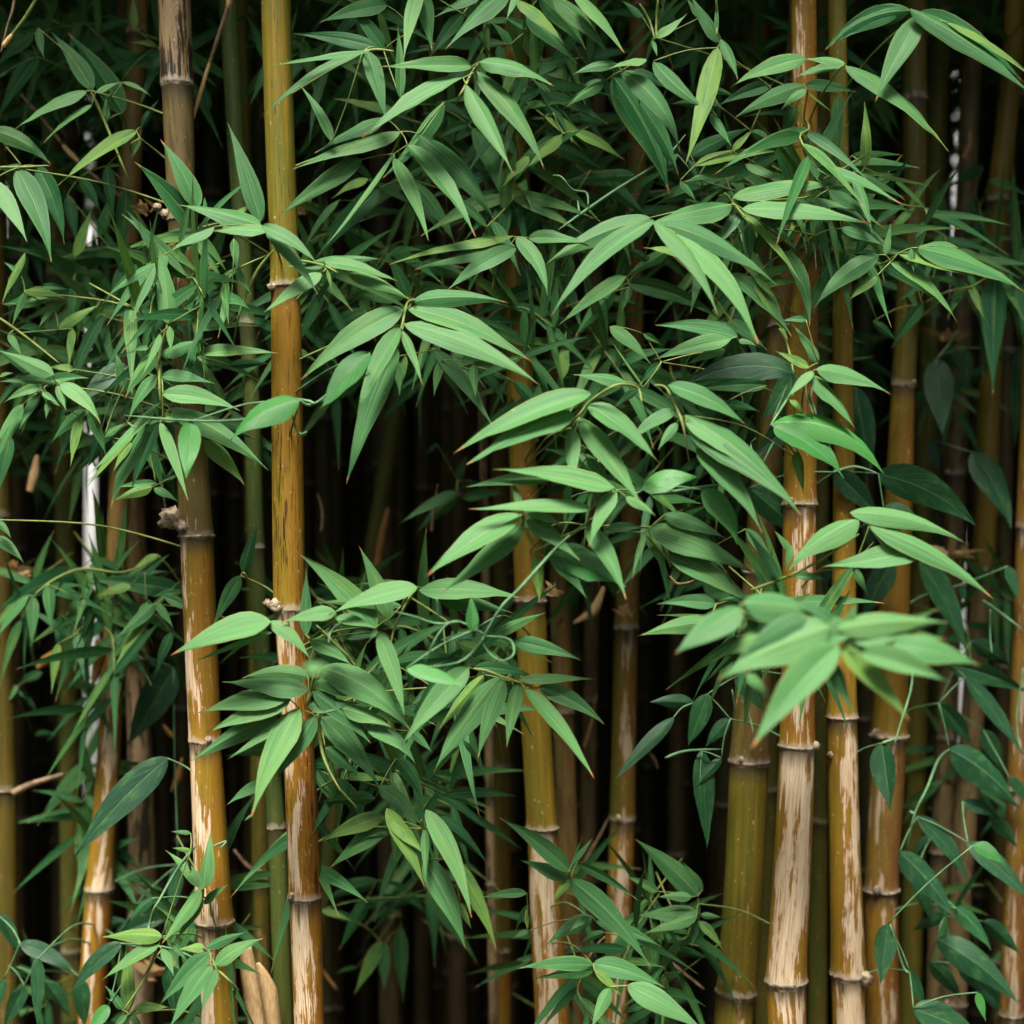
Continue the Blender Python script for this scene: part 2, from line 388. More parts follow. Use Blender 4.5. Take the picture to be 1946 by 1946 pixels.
culm('golden olive culm in the centre under the leaves',
     C(0, 978, 600, 985, 850, 992, 1140, 1008, 1300, 1014, 1568, 1030, 1750, 1038, 1946, 1052),
     C(0, 50, 850, 52, 1140, 58, 1300, 57, 1568, 58, 1700, 60, 1946, 68), 0.27, [480, 1141, 1572],
     steps(-9999, dict(green=.9, orange=.2, streak=.3, painted_shade=.4), 480, dict(green=.75, orange=.4, painted_shade=.2), 1141, dict(green=.75, orange=.2, streak=.3), 1572, dict(green=.3, orange=.75, patch=.46, patch_at=.47)))
culm('thin dark brown culm tucked against the central golden one',
     C(0, 1050, 1100, 1063, 1946, 1088), C(0, 34, 1946, 42), 0.48, [800, 1352, 1800],
     steps(-9999, dict(green=.6, dry=.3, orange=.6, painted_shade=.5)))
culm('dark olive culm with a tan streak, right of the centre gap',
     C(0, 1215, 1040, 1197, 1190, 1190, 1552, 1183, 1750, 1176, 1946, 1168),
     C(0, 36, 1040, 36, 1190, 46, 1552, 48, 1946, 50), 0.5, [780, 1192, 1554, 1800],
     steps(-9999, dict(green=.7, orange=.6, dry=.2, painted_shade=.3), 1192, dict(green=.9, orange=.5, patch=.26, patch_at=.55, painted_shade=.5), 1554, dict(green=.45, orange=.8, patch=.40, painted_shade=.25)))
culm('olive green culm at lower right whose right side is dark',
     C(0, 1524, 600, 1488, 1000, 1446, 1200, 1438, 1447, 1424, 1650, 1416, 1883, 1400, 1946, 1392),
     C(0, 44, 1000, 54, 1200, 64, 1447, 74, 1946, 74), 0.24, [620, 1085, 1445, 1884],
     steps(-9999, dict(green=.9, dry=.2, orange=.5, painted_shade=.5), 1445, dict(green=.95, orange=.15, streak=.3, patch=.04, deep=.12), 1884, dict(green=.85, patch=.2)))
culm('stout culm with the largest cream bare patch, lower right',
     C(0, 1527, 300, 1531, 470, 1534, 700, 1524, 950, 1520, 1200, 1517, 1417, 1515, 1600, 1508, 1800, 1497, 1862, 1493, 1946, 1496),
     C(0, 48, 470, 46, 700, 58, 950, 63, 1200, 62, 1417, 66, 1600, 70, 1862, 76, 1946, 72), 0.13, [472, 958, 1417, 1862],
     steps(-9999, dict(green=.45, orange=.6, patch=.22, patch_at=.42), 472, dict(green=.5, orange=.65, patch=.16, patch_at=.55), 958, dict(green=.3, orange=.85, patch=.36, patch_at=.52), 1417, dict(green=.4, orange=.7, patch=.56, patch_at=.47), 1862, dict(green=.35, orange=.8, patch=.42)),
     knobs=[(1545, 1416, 10), (1538, 475, 9)])
culm('yellow-green culm with a ragged cream strip, right beside the stout patched one',
     C(0, 1590, 600, 1601, 1000, 1605, 1362, 1600, 1600, 1605, 1850, 1612, 1946, 1613),
     C(0, 34, 600, 37, 1000, 42, 1200, 48, 1362, 56, 1600, 58, 1850, 66, 1946, 60), 0.19, [478, 1362, 1850],
     steps(-9999, dict(green=.9, orange=.05, deep=.15), 478, dict(green=.62, orange=.3), 1362, dict(green=.5, orange=.5, patch=.43, patch_at=.56), 1850, dict(green=.45, orange=.4, patch=.58, patch_at=.52)),
     knobs=[(1638, 1852, 15), (1575, 1432, 7)])
culm('brown gold culm in shade with two pale nodes, behind the dark pointed vine leaves',
     C(0, 1737, 350, 1739, 740, 1716, 830, 1713, 1100, 1700, 1397, 1690, 1690, 1674, 1946, 1679),
     C(0, 46, 740, 44, 1000, 54, 1397, 68, 1690, 62, 1946, 62), 0.42, [188, 732, 1397, 1690],
     steps(-9999, dict(green=1, deep=.35, painted_shade=.5), 188, dict(green=.9, deep=.15, painted_shade=.5), 732, dict(green=.55, orange=.5, painted_shade=.3), 1397, dict(green=.6, orange=.8, patch=.32, dry=.1, patch_at=.40, painted_shade=.5), 1690, dict(green=.25, orange=1., patch=.3, painted_shade=.35)))
culm('slanting olive culm near the right edge, leaning right at the top',
     C(0, 1932, 200, 1917, 400, 1893, 700, 1882, 1000, 1873, 1200, 1860, 1450, 1842, 1700, 1824, 1946, 1812),
     C(0, 38, 1000, 42, 1946, 44), 0.66, [380, 1085, 1460],
     steps(-9999, dict(green=.8, orange=.3, painted_shade=.35), 1085, dict(green=.6, dry=.6, patch=.2, painted_shade=.6)))
culm('dark green culm between the shaded brown culm and the vine at right',
     C(0, 1790, 1000, 1752, 1946, 1728), C(0, 34, 1946, 42), 0.8, [600, 1180, 1640], steps(-9999, dict(green=1, deep=.45)))
culm('dry brown culm wrapped in a loose sheath, low right behind the vine',
     C(0, 1850, 1400, 1798, 1946, 1780), C(0, 36, 1946, 44), 0.72, [900, 1400, 1618], steps(-9999, dict(green=.8, dry=.6, painted_shade=.65)))
culm('orange brown culm cut by the right edge of the photo',
     C(0, 1985, 1500, 1936, 1946, 1922), C(0, 36, 1946, 46), 0.4, [1000, 1500, 1926], steps(-9999, dict(green=.3, orange=1., patch=.28, patch_at=.45, painted_shade=.72)))
culm('olive culm cut by the left edge of the photo', C(0, -16, 1000, 0, 1500, 10, 1946, 12), C(0, 36, 1946, 46), 0.5, [400, 980, 1500],
     steps(-9999, dict(green=.95, patch=.08, painted_shade=.6)))
culm('golden mottled culm at lower left, bending right as it rises',
     C(0, 262, 900, 228, 1200, 217, 1400, 209, 1600, 196, 1690, 189, 1800, 182, 1946, 172),
     C(0, 38, 1200, 40, 1600, 46, 1690, 54, 1946, 50), 0.45, [640, 1180, 1688],
     steps(-9999, dict(green=.6, orange=.4, dry=.3), 1180, dict(green=.5, orange=.5, patch=.4, patch_at=.55), 1688, dict(green=.25, orange=.8, patch=.36)))
culm('grey brown dead culm beside the golden mottled one at lower left',
     C(0, 236, 1300, 262, 1500, 269, 1690, 270, 1946, 266), C(0, 38, 1400, 44, 1690, 54, 1946, 50), 0.66, [760, 1250, 1690],
     steps(-9999, dict(dry=.5, orange=.6, green=.6), 1250, dict(dry=.95, orange=.5), 1690, dict(dry=.8, patch=.4)))
culm('nearly black green culm at far lower left', C(0, 90, 1100, 128, 1946, 138), C(0, 34, 1946, 40), 0.85, [520, 1180, 1805], steps(-9999, dict(green=1, deep=.6)))
culm('slanting dark green culm in the black gap below the big centre leaves',
     C(0, 860, 752, 757, 1055, 706, 1400, 655, 1946, 580), C(0, 30, 1946, 34), 0.85, [420, 1340], steps(-9999, dict(green=1, deep=.9)))
culm('thin grey dead culm left of the central golden one', C(0, 900, 1300, 928, 1946, 938), C(0, 16, 1946, 19), 0.6, [700, 1300, 1680], steps(-9999, dict(dry=.9, painted_shade=.3)))
culm('dim olive culm with a reddish node, low left of the central golden one', C(0, 930, 1300, 955, 1946, 955), C(0, 26, 1946, 32), 0.7, [640, 1455, 1806],
     steps(-9999, dict(green=.9, orange=.3, painted_shade=.55), 1806, dict(green=.5, orange=.8)))
culm('thin brown culm in the shade left of the tan-streaked one', C(0, 1140, 1100, 1125, 1946, 1112), C(0, 26, 1946, 30), 0.75, [500, 1330], steps(-9999, dict(green=.6, dry=.5, orange=.6, painted_shade=.65)))
culm('black green culm between the olive culm and the stout patched one', C(0, 1440, 1400, 1462, 1946, 1452), C(0, 34, 1946, 36), 0.75, [700, 1500], steps(-9999, dict(green=1, deep=.5)))
culm('dim green culm between the two patched culms at lower right', C(0, 1560, 1946, 1553), C(0, 34, 1946, 36), 0.72, [520, 1560], steps(-9999, dict(green=1, deep=.6)))

# deep culms: one small kit of parts, copied
def deep_template():
    base = empty('bamboo_culm', (0, 0, 0), 'dim bamboo culm deep in the dark grove', 'bamboo culm', 'dim culms deep in the grove')
    nodes = [0, .28, .58, .9, 1.22, 1.55, 1.9, 2.25, 2.62, 3.0, 3.4, 4.4]; sides = 12
    for i in range(len(nodes)-1):
        a, b = nodes[i], nodes[i+1]; vs_, fs, u1, u2, u3 = [], [], [], [], []
        for t in (0, .03, .08, .5, .93, .98, 1):
            z = a+(b-a)*t; f = 1+.06*math.exp(-(z-a)/.014)+.05*math.exp(-(b-z)/.006)
            for k in range(sides+1):
                q = math.pi/2+2*math.pi*k/sides
                vs_.append((math.cos(q)*.024*f, math.sin(q)*.024*f, z))
                u1.append((k/sides*.15, z)); u2.append((k/sides, z)); u3.append((z-a, b-z))
        m = sides+1
        for j in range(6):
            for k in range(sides): fs.append((j*m+k, j*m+k+1, (j+1)*m+k+1, (j+1)*m+k))
        it = mesh_obj('internode', vs_, fs, M_CULM, base, {'UVMap': u1, 'Around': u2, 'NodeDist': u3})
        for k_, v_ in dict(green=.8, patch=.12, streak=.3, orange=.3, dry=.2, deep=.3, patch_at=.5, painted_shade=.95).items(): it[k_] = v_
        if i:
            ring_mesh(base, Vector((0, 0, a)), .024, M_RING, 3+i, sides=12)
    return base
TEMPL = deep_template(); TEMPL_CH = list(TEMPL.children); used_t = [False]
SHORT = ['the tall golden culm', 'the weathered grey-topped culm', 'the slender deep green culm', 'the dark olive culm', 'the central golden culm', 'the thin central brown culm',
 'the tan-streaked culm', 'the olive green culm', 'the stout cream-patched culm', 'the yellow-green culm', 'the shaded brown gold culm', 'the slanting right culm', 'the vine-side green culm',
 'the sheathed brown culm', 'the right edge culm', 'the left edge culm', 'the golden mottled culm', 'the grey dead culm', 'the nearly black left culm', 'the slanting green culm', 'the thin grey culm', 'the dim olive centre culm',
 'the thin shaded culm', 'the black green culm', 'the dim green culm']
def beside(p):
    px = 973+p.x/((D0+p.y)*TAN/973); py = 973-(p.z-ZC)/((D0+p.y)*TAN/973)
    best = None
    for nm, (lb, at, cy) in zip(SHORT, CULMS):
        q, r = at(py); qx = 973+q.x/((D0+q.y)*TAN/973); d = px-qx
        if best is None or abs(d) < abs(best[0]): best = (d, nm)
    d, nm = best
    return ('behind ' if abs(d) < 16 else 'just right of ' if 0 < d < 70 else 'just left of ' if -70 < d < 0 else 'well right of ' if d > 0 else 'well left of ')+nm
USED = {}
def unique(fmt, opts):
    for o in opts:
        t = fmt % o
        if t not in USED: USED[t] = 1; return t
    return fmt % opts[0]
def deep_culm(x, y, rad, lean, zoff, st):
    if used_t[0]:
        o = TEMPL.copy(); col.objects.link(o); ch = []
        for c in TEMPL_CH:
            d = c.copy(); col.objects.link(d); d.parent = o; ch.append(d)
    else: o = TEMPL; ch = TEMPL_CH; used_t[0] = True
    o.location = (x, y, -.04-zoff); s = rad/.024
    o.scale = (s, s, 1.08); o.rotation_euler = (lean[0], lean[1], random.uniform(-.6, .6))
    hue = {.85: 'blackish green', .6: 'dim olive', .45: 'dim dry brown', .4: 'dim rusty brown', .7: 'very dark green'}[st['deep']]
    o['label'] = unique('%s deep culm '+beside(Vector((x, y, ZC))), [('slim ' if rad < .021 else 'stout ')+hue, hue, ('farther ' if y > 1.6 else 'nearer ')+hue])
    for c in ch:
        if c.name.startswith('internode'):
            for k, v in st.items(): c[k] = v
    return o
GAPS = [(174, 15, 3), (3, 6, 0), (1826, 9, 0)]   # where the white wall shows: px, half width
def in_gap(x, y, rad):
    px = 973+x/((D0+y)*TAN/973); rp = rad/((D0+y)*TAN/973)
    return any(abs(px-g) < hw+rp for g, hw, _ in GAPS)
rs = random.Random(5)
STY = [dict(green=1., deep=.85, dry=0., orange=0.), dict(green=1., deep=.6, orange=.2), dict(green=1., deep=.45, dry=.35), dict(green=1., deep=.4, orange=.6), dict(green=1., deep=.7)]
def gapped(x, y, rad):
    for t in range(7):
        for sgn in (1, -1):
            xx = x+sgn*t*.012
            if not in_gap(xx, y, rad): return xx
    return None
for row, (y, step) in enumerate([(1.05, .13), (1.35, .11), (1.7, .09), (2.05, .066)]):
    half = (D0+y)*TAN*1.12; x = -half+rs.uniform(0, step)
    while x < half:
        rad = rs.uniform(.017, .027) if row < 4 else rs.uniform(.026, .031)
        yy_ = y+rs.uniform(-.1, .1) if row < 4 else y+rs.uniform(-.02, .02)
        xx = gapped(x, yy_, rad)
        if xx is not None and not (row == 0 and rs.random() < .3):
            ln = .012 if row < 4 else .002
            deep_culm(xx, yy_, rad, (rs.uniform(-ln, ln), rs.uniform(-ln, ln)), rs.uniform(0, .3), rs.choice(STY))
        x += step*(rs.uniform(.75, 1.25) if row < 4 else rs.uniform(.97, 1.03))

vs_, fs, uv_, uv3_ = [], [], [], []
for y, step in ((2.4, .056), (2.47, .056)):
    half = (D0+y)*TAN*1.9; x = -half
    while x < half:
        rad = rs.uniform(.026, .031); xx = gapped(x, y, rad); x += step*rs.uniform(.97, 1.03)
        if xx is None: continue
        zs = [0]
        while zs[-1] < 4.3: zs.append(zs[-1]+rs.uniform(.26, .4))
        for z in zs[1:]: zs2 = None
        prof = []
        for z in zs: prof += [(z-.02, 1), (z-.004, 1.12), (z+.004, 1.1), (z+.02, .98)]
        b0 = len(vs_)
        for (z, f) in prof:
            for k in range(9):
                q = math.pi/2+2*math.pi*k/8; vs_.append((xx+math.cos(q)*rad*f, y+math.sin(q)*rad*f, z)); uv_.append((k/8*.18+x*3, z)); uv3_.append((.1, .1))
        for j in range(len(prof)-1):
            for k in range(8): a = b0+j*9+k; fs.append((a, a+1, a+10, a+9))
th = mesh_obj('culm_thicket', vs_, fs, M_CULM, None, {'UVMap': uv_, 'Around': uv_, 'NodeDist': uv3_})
th['kind'] = 'stuff'; th['label'] = 'dense thicket of dark culms closing the back of the grove'
for k_, v_ in dict(green=1., patch=0., streak=.3, orange=.2, dry=.1, deep=.5, patch_at=.5, painted_shade=.95).items(): th[k_] = v_

# ------------------------------------------------------------------ leaves
SH_B = C(0, .06, .03, .36, .08, .64, .16, .90, .26, 1, .38, .95, .50, .80, .63, .58, .76, .34, .88, .13, 1, 0)
SH_V = C(0, .10, .035, .40, .09, .66, .18, .90, .30, 1, .44, .94, .58, .77, .72, .52, .84, .28, .93, .11, 1, 0)
def leaf_geo(shape, across, half_w, spine, side, nrm, fold, ripple, seed, cup=0.0):
    vs_, fs, uv = [], [], []
    L = sum((spine(a/20)-spine((a+1)/20)).length for a in range(20))
    for (v, wv) in shape:
        p = spine(v); s = side(v); n = nrm(v)
        for k in range(across):
            e = (k/(across-1)-.5)*2; w = half_w*wv*e
            rip = ripple*half_w*mnoise.noise(Vector((v*5+seed, e*1.3, seed*.7)))*abs(e)
            up = fold*abs(w)+rip-cup*half_w*wv*e*e
            vs_.append(tuple(p+s*w*(1-.1*fold)+n*up)); uv.append((.5+e*.5, v))
    for j in range(len(shape)-1):
        for k in range(across-1):
            a = j*across+k; fs.append((a, a+1, a+across+1, a+across))
    return vs_, fs, uv
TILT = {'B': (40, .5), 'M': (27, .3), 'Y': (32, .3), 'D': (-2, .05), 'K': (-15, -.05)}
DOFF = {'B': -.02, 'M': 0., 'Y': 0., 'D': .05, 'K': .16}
def traced_leaf(parent, o0, bx, by, tx, ty, w, bend, tone, y, vine, rnd):
    d = y+DOFF[tone]+rnd.uniform(-.012, .012)
    dx, dy = tx-bx, ty-by; Lp = math.hypot(dx, dy)
    Lm = W(Lp, d); roll0, kk = TILT[tone]
    dep = -(kk*rnd.uniform(.7, 1.2))*(dy/Lp)*Lm*.75 - rnd.uniform(-.03, .10)*Lm
    dep = max(-.09, min(.09, dep))
    B_ = P(bx, by, d); T_ = P(tx, ty, d+dep)
    ux, uy = dy/Lp, -dx/Lp
    if uy > 0: ux, uy = -ux, -uy
    mp = P((bx+tx)/2+ux*bend*2, (by+ty)/2+uy*bend*2, d+dep*.35-.05*Lm)     # bezier control
    def spine(v): return B_*(1-v)**2+mp*2*v*(1-v)+T_*v*v
    tang = lambda v: ((mp-B_)*(1-v)+(T_-mp)*v).normalized()
    horiz = abs(dx)/Lp
    roll = R((roll0+rnd.uniform(-14, 14))*(.35+.65*horiz))
    tw = R(rnd.uniform(-18, 18)); view = Vector((0, -1, 0))
    t_ = tang(.3); n_ = (view-t_*view.dot(t_)).normalized(); sg = 1 if t_.cross(n_).z >= 0 else -1
    def frame(v):
        t = tang(v); n = (view-t*view.dot(t))
        n = n.normalized() if n.length > .05 else Vector((0, 0, 1))
        s = t.cross(n)
        a = roll+tw*(v-.4)      # turn the face towards the sky
        n2 = (n*math.cos(a)+s*sg*math.sin(a)).normalized(); s2 = t.cross(n2).normalized()
        return s2, n2
    # width seen from the camera: correct for the roll
    w = min(w*.86, .36*Lp) if vine else min(w*(1.08 if y < -.4 else .97), (.30 if y < -.4 else .225)*Lp+2)
    hw = W(w, d)/2/max(.55, math.cos(roll))*1.04
    vs_, fs, uv = leaf_geo(SH_V if vine else SH_B, 5, hw, spine, lambda v: frame(v)[0], lambda v: frame(v)[1],
                           rnd.uniform(-.42, -.08) if rnd.random() < .45 else rnd.uniform(.05, .42), .22, rnd.random()*50, rnd.uniform(0, .22))
    vs_ = [(a-o0.x, b-o0.y, c-o0.z) for a, b, c in vs_]
    o = mesh_obj('leaf', vs_, fs, M_VINE if vine else M_LEAF, parent, {'UVMap': uv})
    for e in o.data.edges:
        if e.vertices[0] % 5 == 2 and e.vertices[1] % 5 == 2: e.use_edge_sharp = True
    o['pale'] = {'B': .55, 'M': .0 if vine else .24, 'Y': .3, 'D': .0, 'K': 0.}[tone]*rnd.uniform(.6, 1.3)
    o['yellow'] = .8 if tone == 'Y' else rnd.choice([0, 0, .1, .3])
    return B_
REG = {}
for k, x, y, w in [('R1', 0, 0, 650), ('R2', 500, 0, 650), ('R3', 1000, 0, 650), ('R4', 1296, 0, 650), ('R5', 0, 500, 650), ('R6', 500, 500, 650),
                   ('R7', 900, 500, 650), ('R8', 1296, 500, 650), ('S1', 0, 1000, 650), ('S2', 450, 1000, 650), ('S3', 900, 1000, 650), ('S4', 1296, 1000, 650),
                   ('T1', 0, 1446, 500), ('T2', 450, 1446, 500), ('T3', 900, 1446, 500), ('T4', 1446, 1446, 500), ('F', 0, 0, 1932)]:
    REG[k] = (x, y, w/1932.0)
def parse(text, reg):
    out = []; cur = reg
    for item in text.replace('\n', ' ').split(';'):
        t = item.split()
        if not t: continue
        if t[0] in REG: cur = t[0]; t = t[1:]
        if not t: continue
        ox, oy, s = REG[cur]; f = [float(a) for a in t[:6]]
        out.append((ox+f[0]*s, oy+f[1]*s, ox+f[2]*s, oy+f[3]*s, f[4]*s, f[5]*s, t[6]))
    return out
def twig_tree(parent, o0, bases, origin, r0, mat, name='twig', rnd=random):
    """one mesh: thin stalks joining every leaf base to its nearest neighbour on the way to the origin"""
    done = [origin]; todo = list(bases); vs_, fs = [], []
    while todo:
        best = min(((a-b).length, i, j) for i, a in enumerate(todo) for j, b in enumerate(done))
        a = todo.pop(best[1]); b = done[best[2]]
        if best[0] > .002:
            mid = (a+b)/2+Vector((rnd.uniform(-.04, .04), rnd.uniform(-.03, .06), rnd.uniform(.0, .08)))*best[0]
            pts = smooth_poly([b-o0, mid-o0, a-o0], 3)
            tube_geo(pts, [r0*.9]*3+[r0*.75]*(len(pts)-3), 5, vs_, fs)
        done.append(a)
    if fs: mesh_obj(name, vs_, fs, mat, parent)
def to_culm(p, y, maxd=.5):
    best = None
    for (lb, at, cy) in CULMS:
        if cy < y-.02: continue
        py = 973+(ZC-p.z)/((D0+cy)*TAN/973)+60
        q, r = at(py); dd = abs(q.x-p.x)+.7*abs(q.y-p.y)
        if best is None or dd < best[0]: best = (dd, q)
    return best[1] if best and best[0] < maxd else None
SPRAYS = 0
def spray(label, y, reg, text, vine=False, stem=None, group=None, extra=None, join=True):
    """stem: extra polylines 'reg x y x y ...' drawn as part stems"""
    global SPRAYS
    SPRAYS += 1; rnd = random.Random(SPRAYS*17)
    L = parse(text, reg)
    ox = sum(l[0] for l in L)/len(L); oy = sum(l[1] for l in L)/len(L)
    near = min(L, key=lambda l: (l[0]-ox)**2+(l[1]-oy)**2)
    o0 = P(near[0], near[1], y)
    root = empty('climbing_vine' if vine else 'bamboo_branch', o0, label, 'vine' if vine else 'bamboo branch', group or ('climbing vines with broad leaves' if vine else 'leafy bamboo branches'))
    bases = [traced_leaf(root, o0, *l, y, vine, rnd) for l in L]
    twig_tree(root, o0, bases, o0, .0013 if not vine else .0016, M_VSTEM if vine else M_TWIG, 'stem' if vine else 'twig', rnd)
    if stem:
        for st in stem.split(';'):
            t = st.split(); rg = t[0]; nm = 'stem' if vine else 'twig'; wpx = 7
            if rg.startswith('!'): nm = 'tendril'; rg = rg[1:]; wpx = 5
            x0, y0, s = REG[rg]; f = [float(a) for a in t[1:]]
            pts = [P(x0+a*s, y0+b*s, y-.01+.012*math.sin(i*1.7))-o0 for i, (a, b) in enumerate(zip(f[0::2], f[1::2]))]
            pts = smooth_poly(pts, 5); n = len(pts)
            w0 = W(wpx, y)/2
            vs_, fs = tube_geo(pts, [w0*(1-.5*i/n)*min(1, .35+i/n*4, .35+(n-1-i)/n*4) for i in range(n)], 6)
            mesh_obj(nm, vs_, fs, M_VSTEM if vine else M_TWIG, root)
    if join:
        q = to_culm(o0, y)
        if q is not None and (q-o0).length > .02:
            v_ = q-o0; mid = v_*.5+Vector((0, .02, .05*v_.length))
            pts = smooth_poly([Vector((0, 0, 0)), mid, v_], 6)
            vs_, fs = tube_geo(pts, [.0013+.0007*i/len(pts) for i in range(len(pts))], 6)
            mesh_obj('branchlet', vs_, fs, M_VSTEM if vine else M_TWIG, root)
    return root
spray('pale fan of bamboo leaves high in the centre, largest leaves pointing down right', -.10, 'R2', '''
1180 375 655 378 105 8 M; 1225 350 1645 490 115 35 M; 1200 405 1590 960 115 45 M; 1150 480 1410 975 110 8 B; 1130 440 560 780 140 20 B''',
 stem='R2 1215 360 1170 430 1140 490 1110 540 1090 590')
spray('drooping pale bamboo spray with long hanging leaves right of the golden culm, upper photo', -.05, 'R2', '''
690 670 290 865 90 10 M; 560 900 80 1225 115 10 M; 775 745 170 955 110 20 B; 880 760 1305 1240 150 40 M; 815 820 1200 1340 115 30 B;
740 890 935 1360 90 15 B; 1020 580 660 1020 90 -20 M; 740 870 310 1440 34 -12 B''', stem='R2 790 740 745 830 700 930')
spray('shaded bamboo leaves hanging behind the drooping spray right of the golden culm', .16, 'R2', '''
1185 730 1390 1220 110 25 M; 1340 760 1440 940 60 20 M; 660 1060 300 1460 120 10 D; 590 1010 390 1120 65 10 Y; 430 1130 230 1410 50 15 M;
850 1030 1090 1395 85 25 M; 960 590 1210 720 115 20 D; 750 620 400 560 70 15 Y; 1160 700 980 800 100 20 D; 790 1000 1000 900 90 10 D; 560 1150 330 1360 90 10 D''')
spray('four thin bamboo leaves reaching left across the top of the golden culm', -.09, 'R2', '''
650 270 165 190 95 15 D; 600 290 40 370 45 0 B; 560 295 0 660 58 45 M; 590 290 695 680 120 5 M; 390 800 195 465 60 20 M''', stem='R2 560 295 640 280 740 290')
spray('bamboo leaves crowding the top edge left of centre', -.03, 'R2', '''
680 280 465 20 110 15 D; 890 -100 795 330 95 10 B; 905 -60 955 290 95 0 M; 1390 -60 1030 280 150 25 M; 1230 -40 965 100 100 10 M; 1130 80 940 330 95 10 D;
775 555 760 130 60 5 M; 1440 -40 1375 110 50 0 B; 700 30 310 130 140 15 D; 860 180 690 160 60 8 D''')
spray('dark bamboo leaves sweeping down right from the top edge in the centre', .0, 'R2', '''
1430 0 1700 250 80 20 Y; 1560 -20 1830 290 110 20 D; 1640 -20 1950 310 120 25 M; 1760 -30 2040 300 85 15 B; 1480 90 1780 370 110 20 D; 1500 170 1330 90 90 10 D; 1400 250 1280 120 80 10 D''')
spray('small yellowish bamboo tips pointing down right, above the middle of the photo', .08, 'R2', '''
1590 655 1810 855 35 8 Y; 1640 640 1870 870 60 15 Y; 1740 740 2040 905 80 15 Y; 1690 760 1490 950 70 8 Y; 1910 450 1710 610 80 12 M; 1450 560 1600 640 90 10 D; 1720 660 1910 695 50 8 D; 1500 880 1350 1060 70 10 Y''')
spray('bright bamboo leaves with a folded yellow one, hanging below the high centre fan', -.06, 'R2', '''
1400 1380 850 1525 85 10 M; 1430 1400 1035 1645 110 25 M; 1410 1335 710 1495 64 25 Y; 1430 1340 1610 1680 105 35 B; 1500 1345 1845 1380 85 15 M''')
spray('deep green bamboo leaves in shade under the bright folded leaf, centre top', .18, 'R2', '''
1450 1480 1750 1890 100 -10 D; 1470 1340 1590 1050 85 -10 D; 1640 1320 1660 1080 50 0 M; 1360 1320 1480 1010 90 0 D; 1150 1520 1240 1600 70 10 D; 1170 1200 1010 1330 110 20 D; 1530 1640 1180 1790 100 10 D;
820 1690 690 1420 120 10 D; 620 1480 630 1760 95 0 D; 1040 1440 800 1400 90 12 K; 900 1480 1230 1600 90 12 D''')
spray('pale bamboo spray crossing the dark upper node of the golden culm', -.10, 'R2', '''
280 1480 690 1465 65 10 M; 330 1545 0 1770 110 10 B; 350 1480 760 1590 80 20 B; 480 1545 840 1700 75 20 B; 355 1520 385 1655 22 8 Y; 340 1510 110 1505 45 6 M''', stem='R2 200 1470 340 1500 420 1540')
spray('two long bamboo leaves drooping over the golden culm above its upper node', -.13, 'R1', '''1500 1300 1800 1670 80 22 M; 1480 1275 1800 1500 85 25 B''')
spray('big pale five-leaved bamboo fan in the middle, just above the dark gap', -.12, 'R6', '''
845 215 1390 225 110 30 M; 790 260 210 665 155 35 M; 820 255 1520 560 135 45 M; 800 345 1570 695 140 50 B; 760 480 470 1250 145 20 M; 775 365 525 860 110 15 B; 785 380 900 685 52 5 B''',
 stem='R6 860 205 815 230 790 330 775 390')
spray('short hanging bamboo tips below the big middle fan', .05, 'R6', '''
740 540 770 750 60 10 M; 800 520 785 690 42 0 Y; 1010 550 965 755 80 5 M; 1190 570 1200 760 60 0 B; 970 490 1305 935 85 18 M; 1220 590 1365 800 95 15 D; 1420 670 1580 860 120 10 D; 930 490 890 610 70 0 D''')
spray('dim bamboo leaves behind the big middle fan, against the golden culm side', .16, 'R6', '''
580 270 280 430 95 10 D; 1540 140 1190 290 105 10 D; 1240 330 1470 345 55 10 D; 1690 650 1710 380 72 0 Y; 1690 660 1640 800 70 0 D; 800 190 440 190 90 10 D; 560 420 270 440 90 8 D; 1760 640 1750 500 60 5 K; 1660 560 1790 400 60 4 D''')
spray('small bamboo spray of narrow leaves low in the dark gap of the centre', .42, 'R6', '''
1090 1290 760 1480 60 10 M; 1100 1310 870 1520 80 10 D; 1220 1240 1100 1280 40 5 D; 1100 1230 1160 1070 60 5 D; 980 1020 920 1090 50 5 D; 1130 1330 1380 1300 80 12 D''')
spray('bright sickle-shaped bamboo spray arching both ways, centre right', -.17, 'R3', '''
850 1320 1310 1940 140 60 B; 740 1260 1415 1610 135 55 M; 720 1250 1080 1775 100 50 B; 720 1245 140 1790 115 60 B''')
spray('wide deep green bamboo leaves above the bright sickle-shaped spray', -.06, 'R3', '''
700 1230 95 1505 140 35 M; 1165 1155 640 1285 130 15 M; 1170 1115 1800 1035 115 20 M; 1220 1180 1950 1265 120 30 B; 1190 1180 1560 1610 55 25 Y; 1210 1200 1060 1410 130 0 M''', stem='R3 1120 1090 1170 1150 1240 1230')
spray('yellowish bamboo leaves hanging inside the sickle-shaped spray, centre right', -.02, 'R3', '''
1260 1260 1265 1500 72 0 M; 920 1440 660 1400 90 5 Y; 1150 1550 1500 1900 110 20 M; 1290 1570 1480 1930 90 10 Y; 1295 1570 1430 1700 25 0 Y; 1470 1420 1600 1850 90 35 M; 1190 1340 1215 1460 50 0 B; 1500 1540 1470 1420 50 5 D''')
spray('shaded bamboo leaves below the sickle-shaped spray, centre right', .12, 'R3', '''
570 1600 1110 1810 105 40 D; 560 1560 180 1840 85 10 M; 500 1640 270 1910 95 10 D; 1210 1880 730 1840 100 15 M; 800 1420 560 1570 80 10 D; 590 1620 540 1760 50 0 D; 700 1480 560 1400 110 8 D; 420 1700 650 1720 60 5 K''')
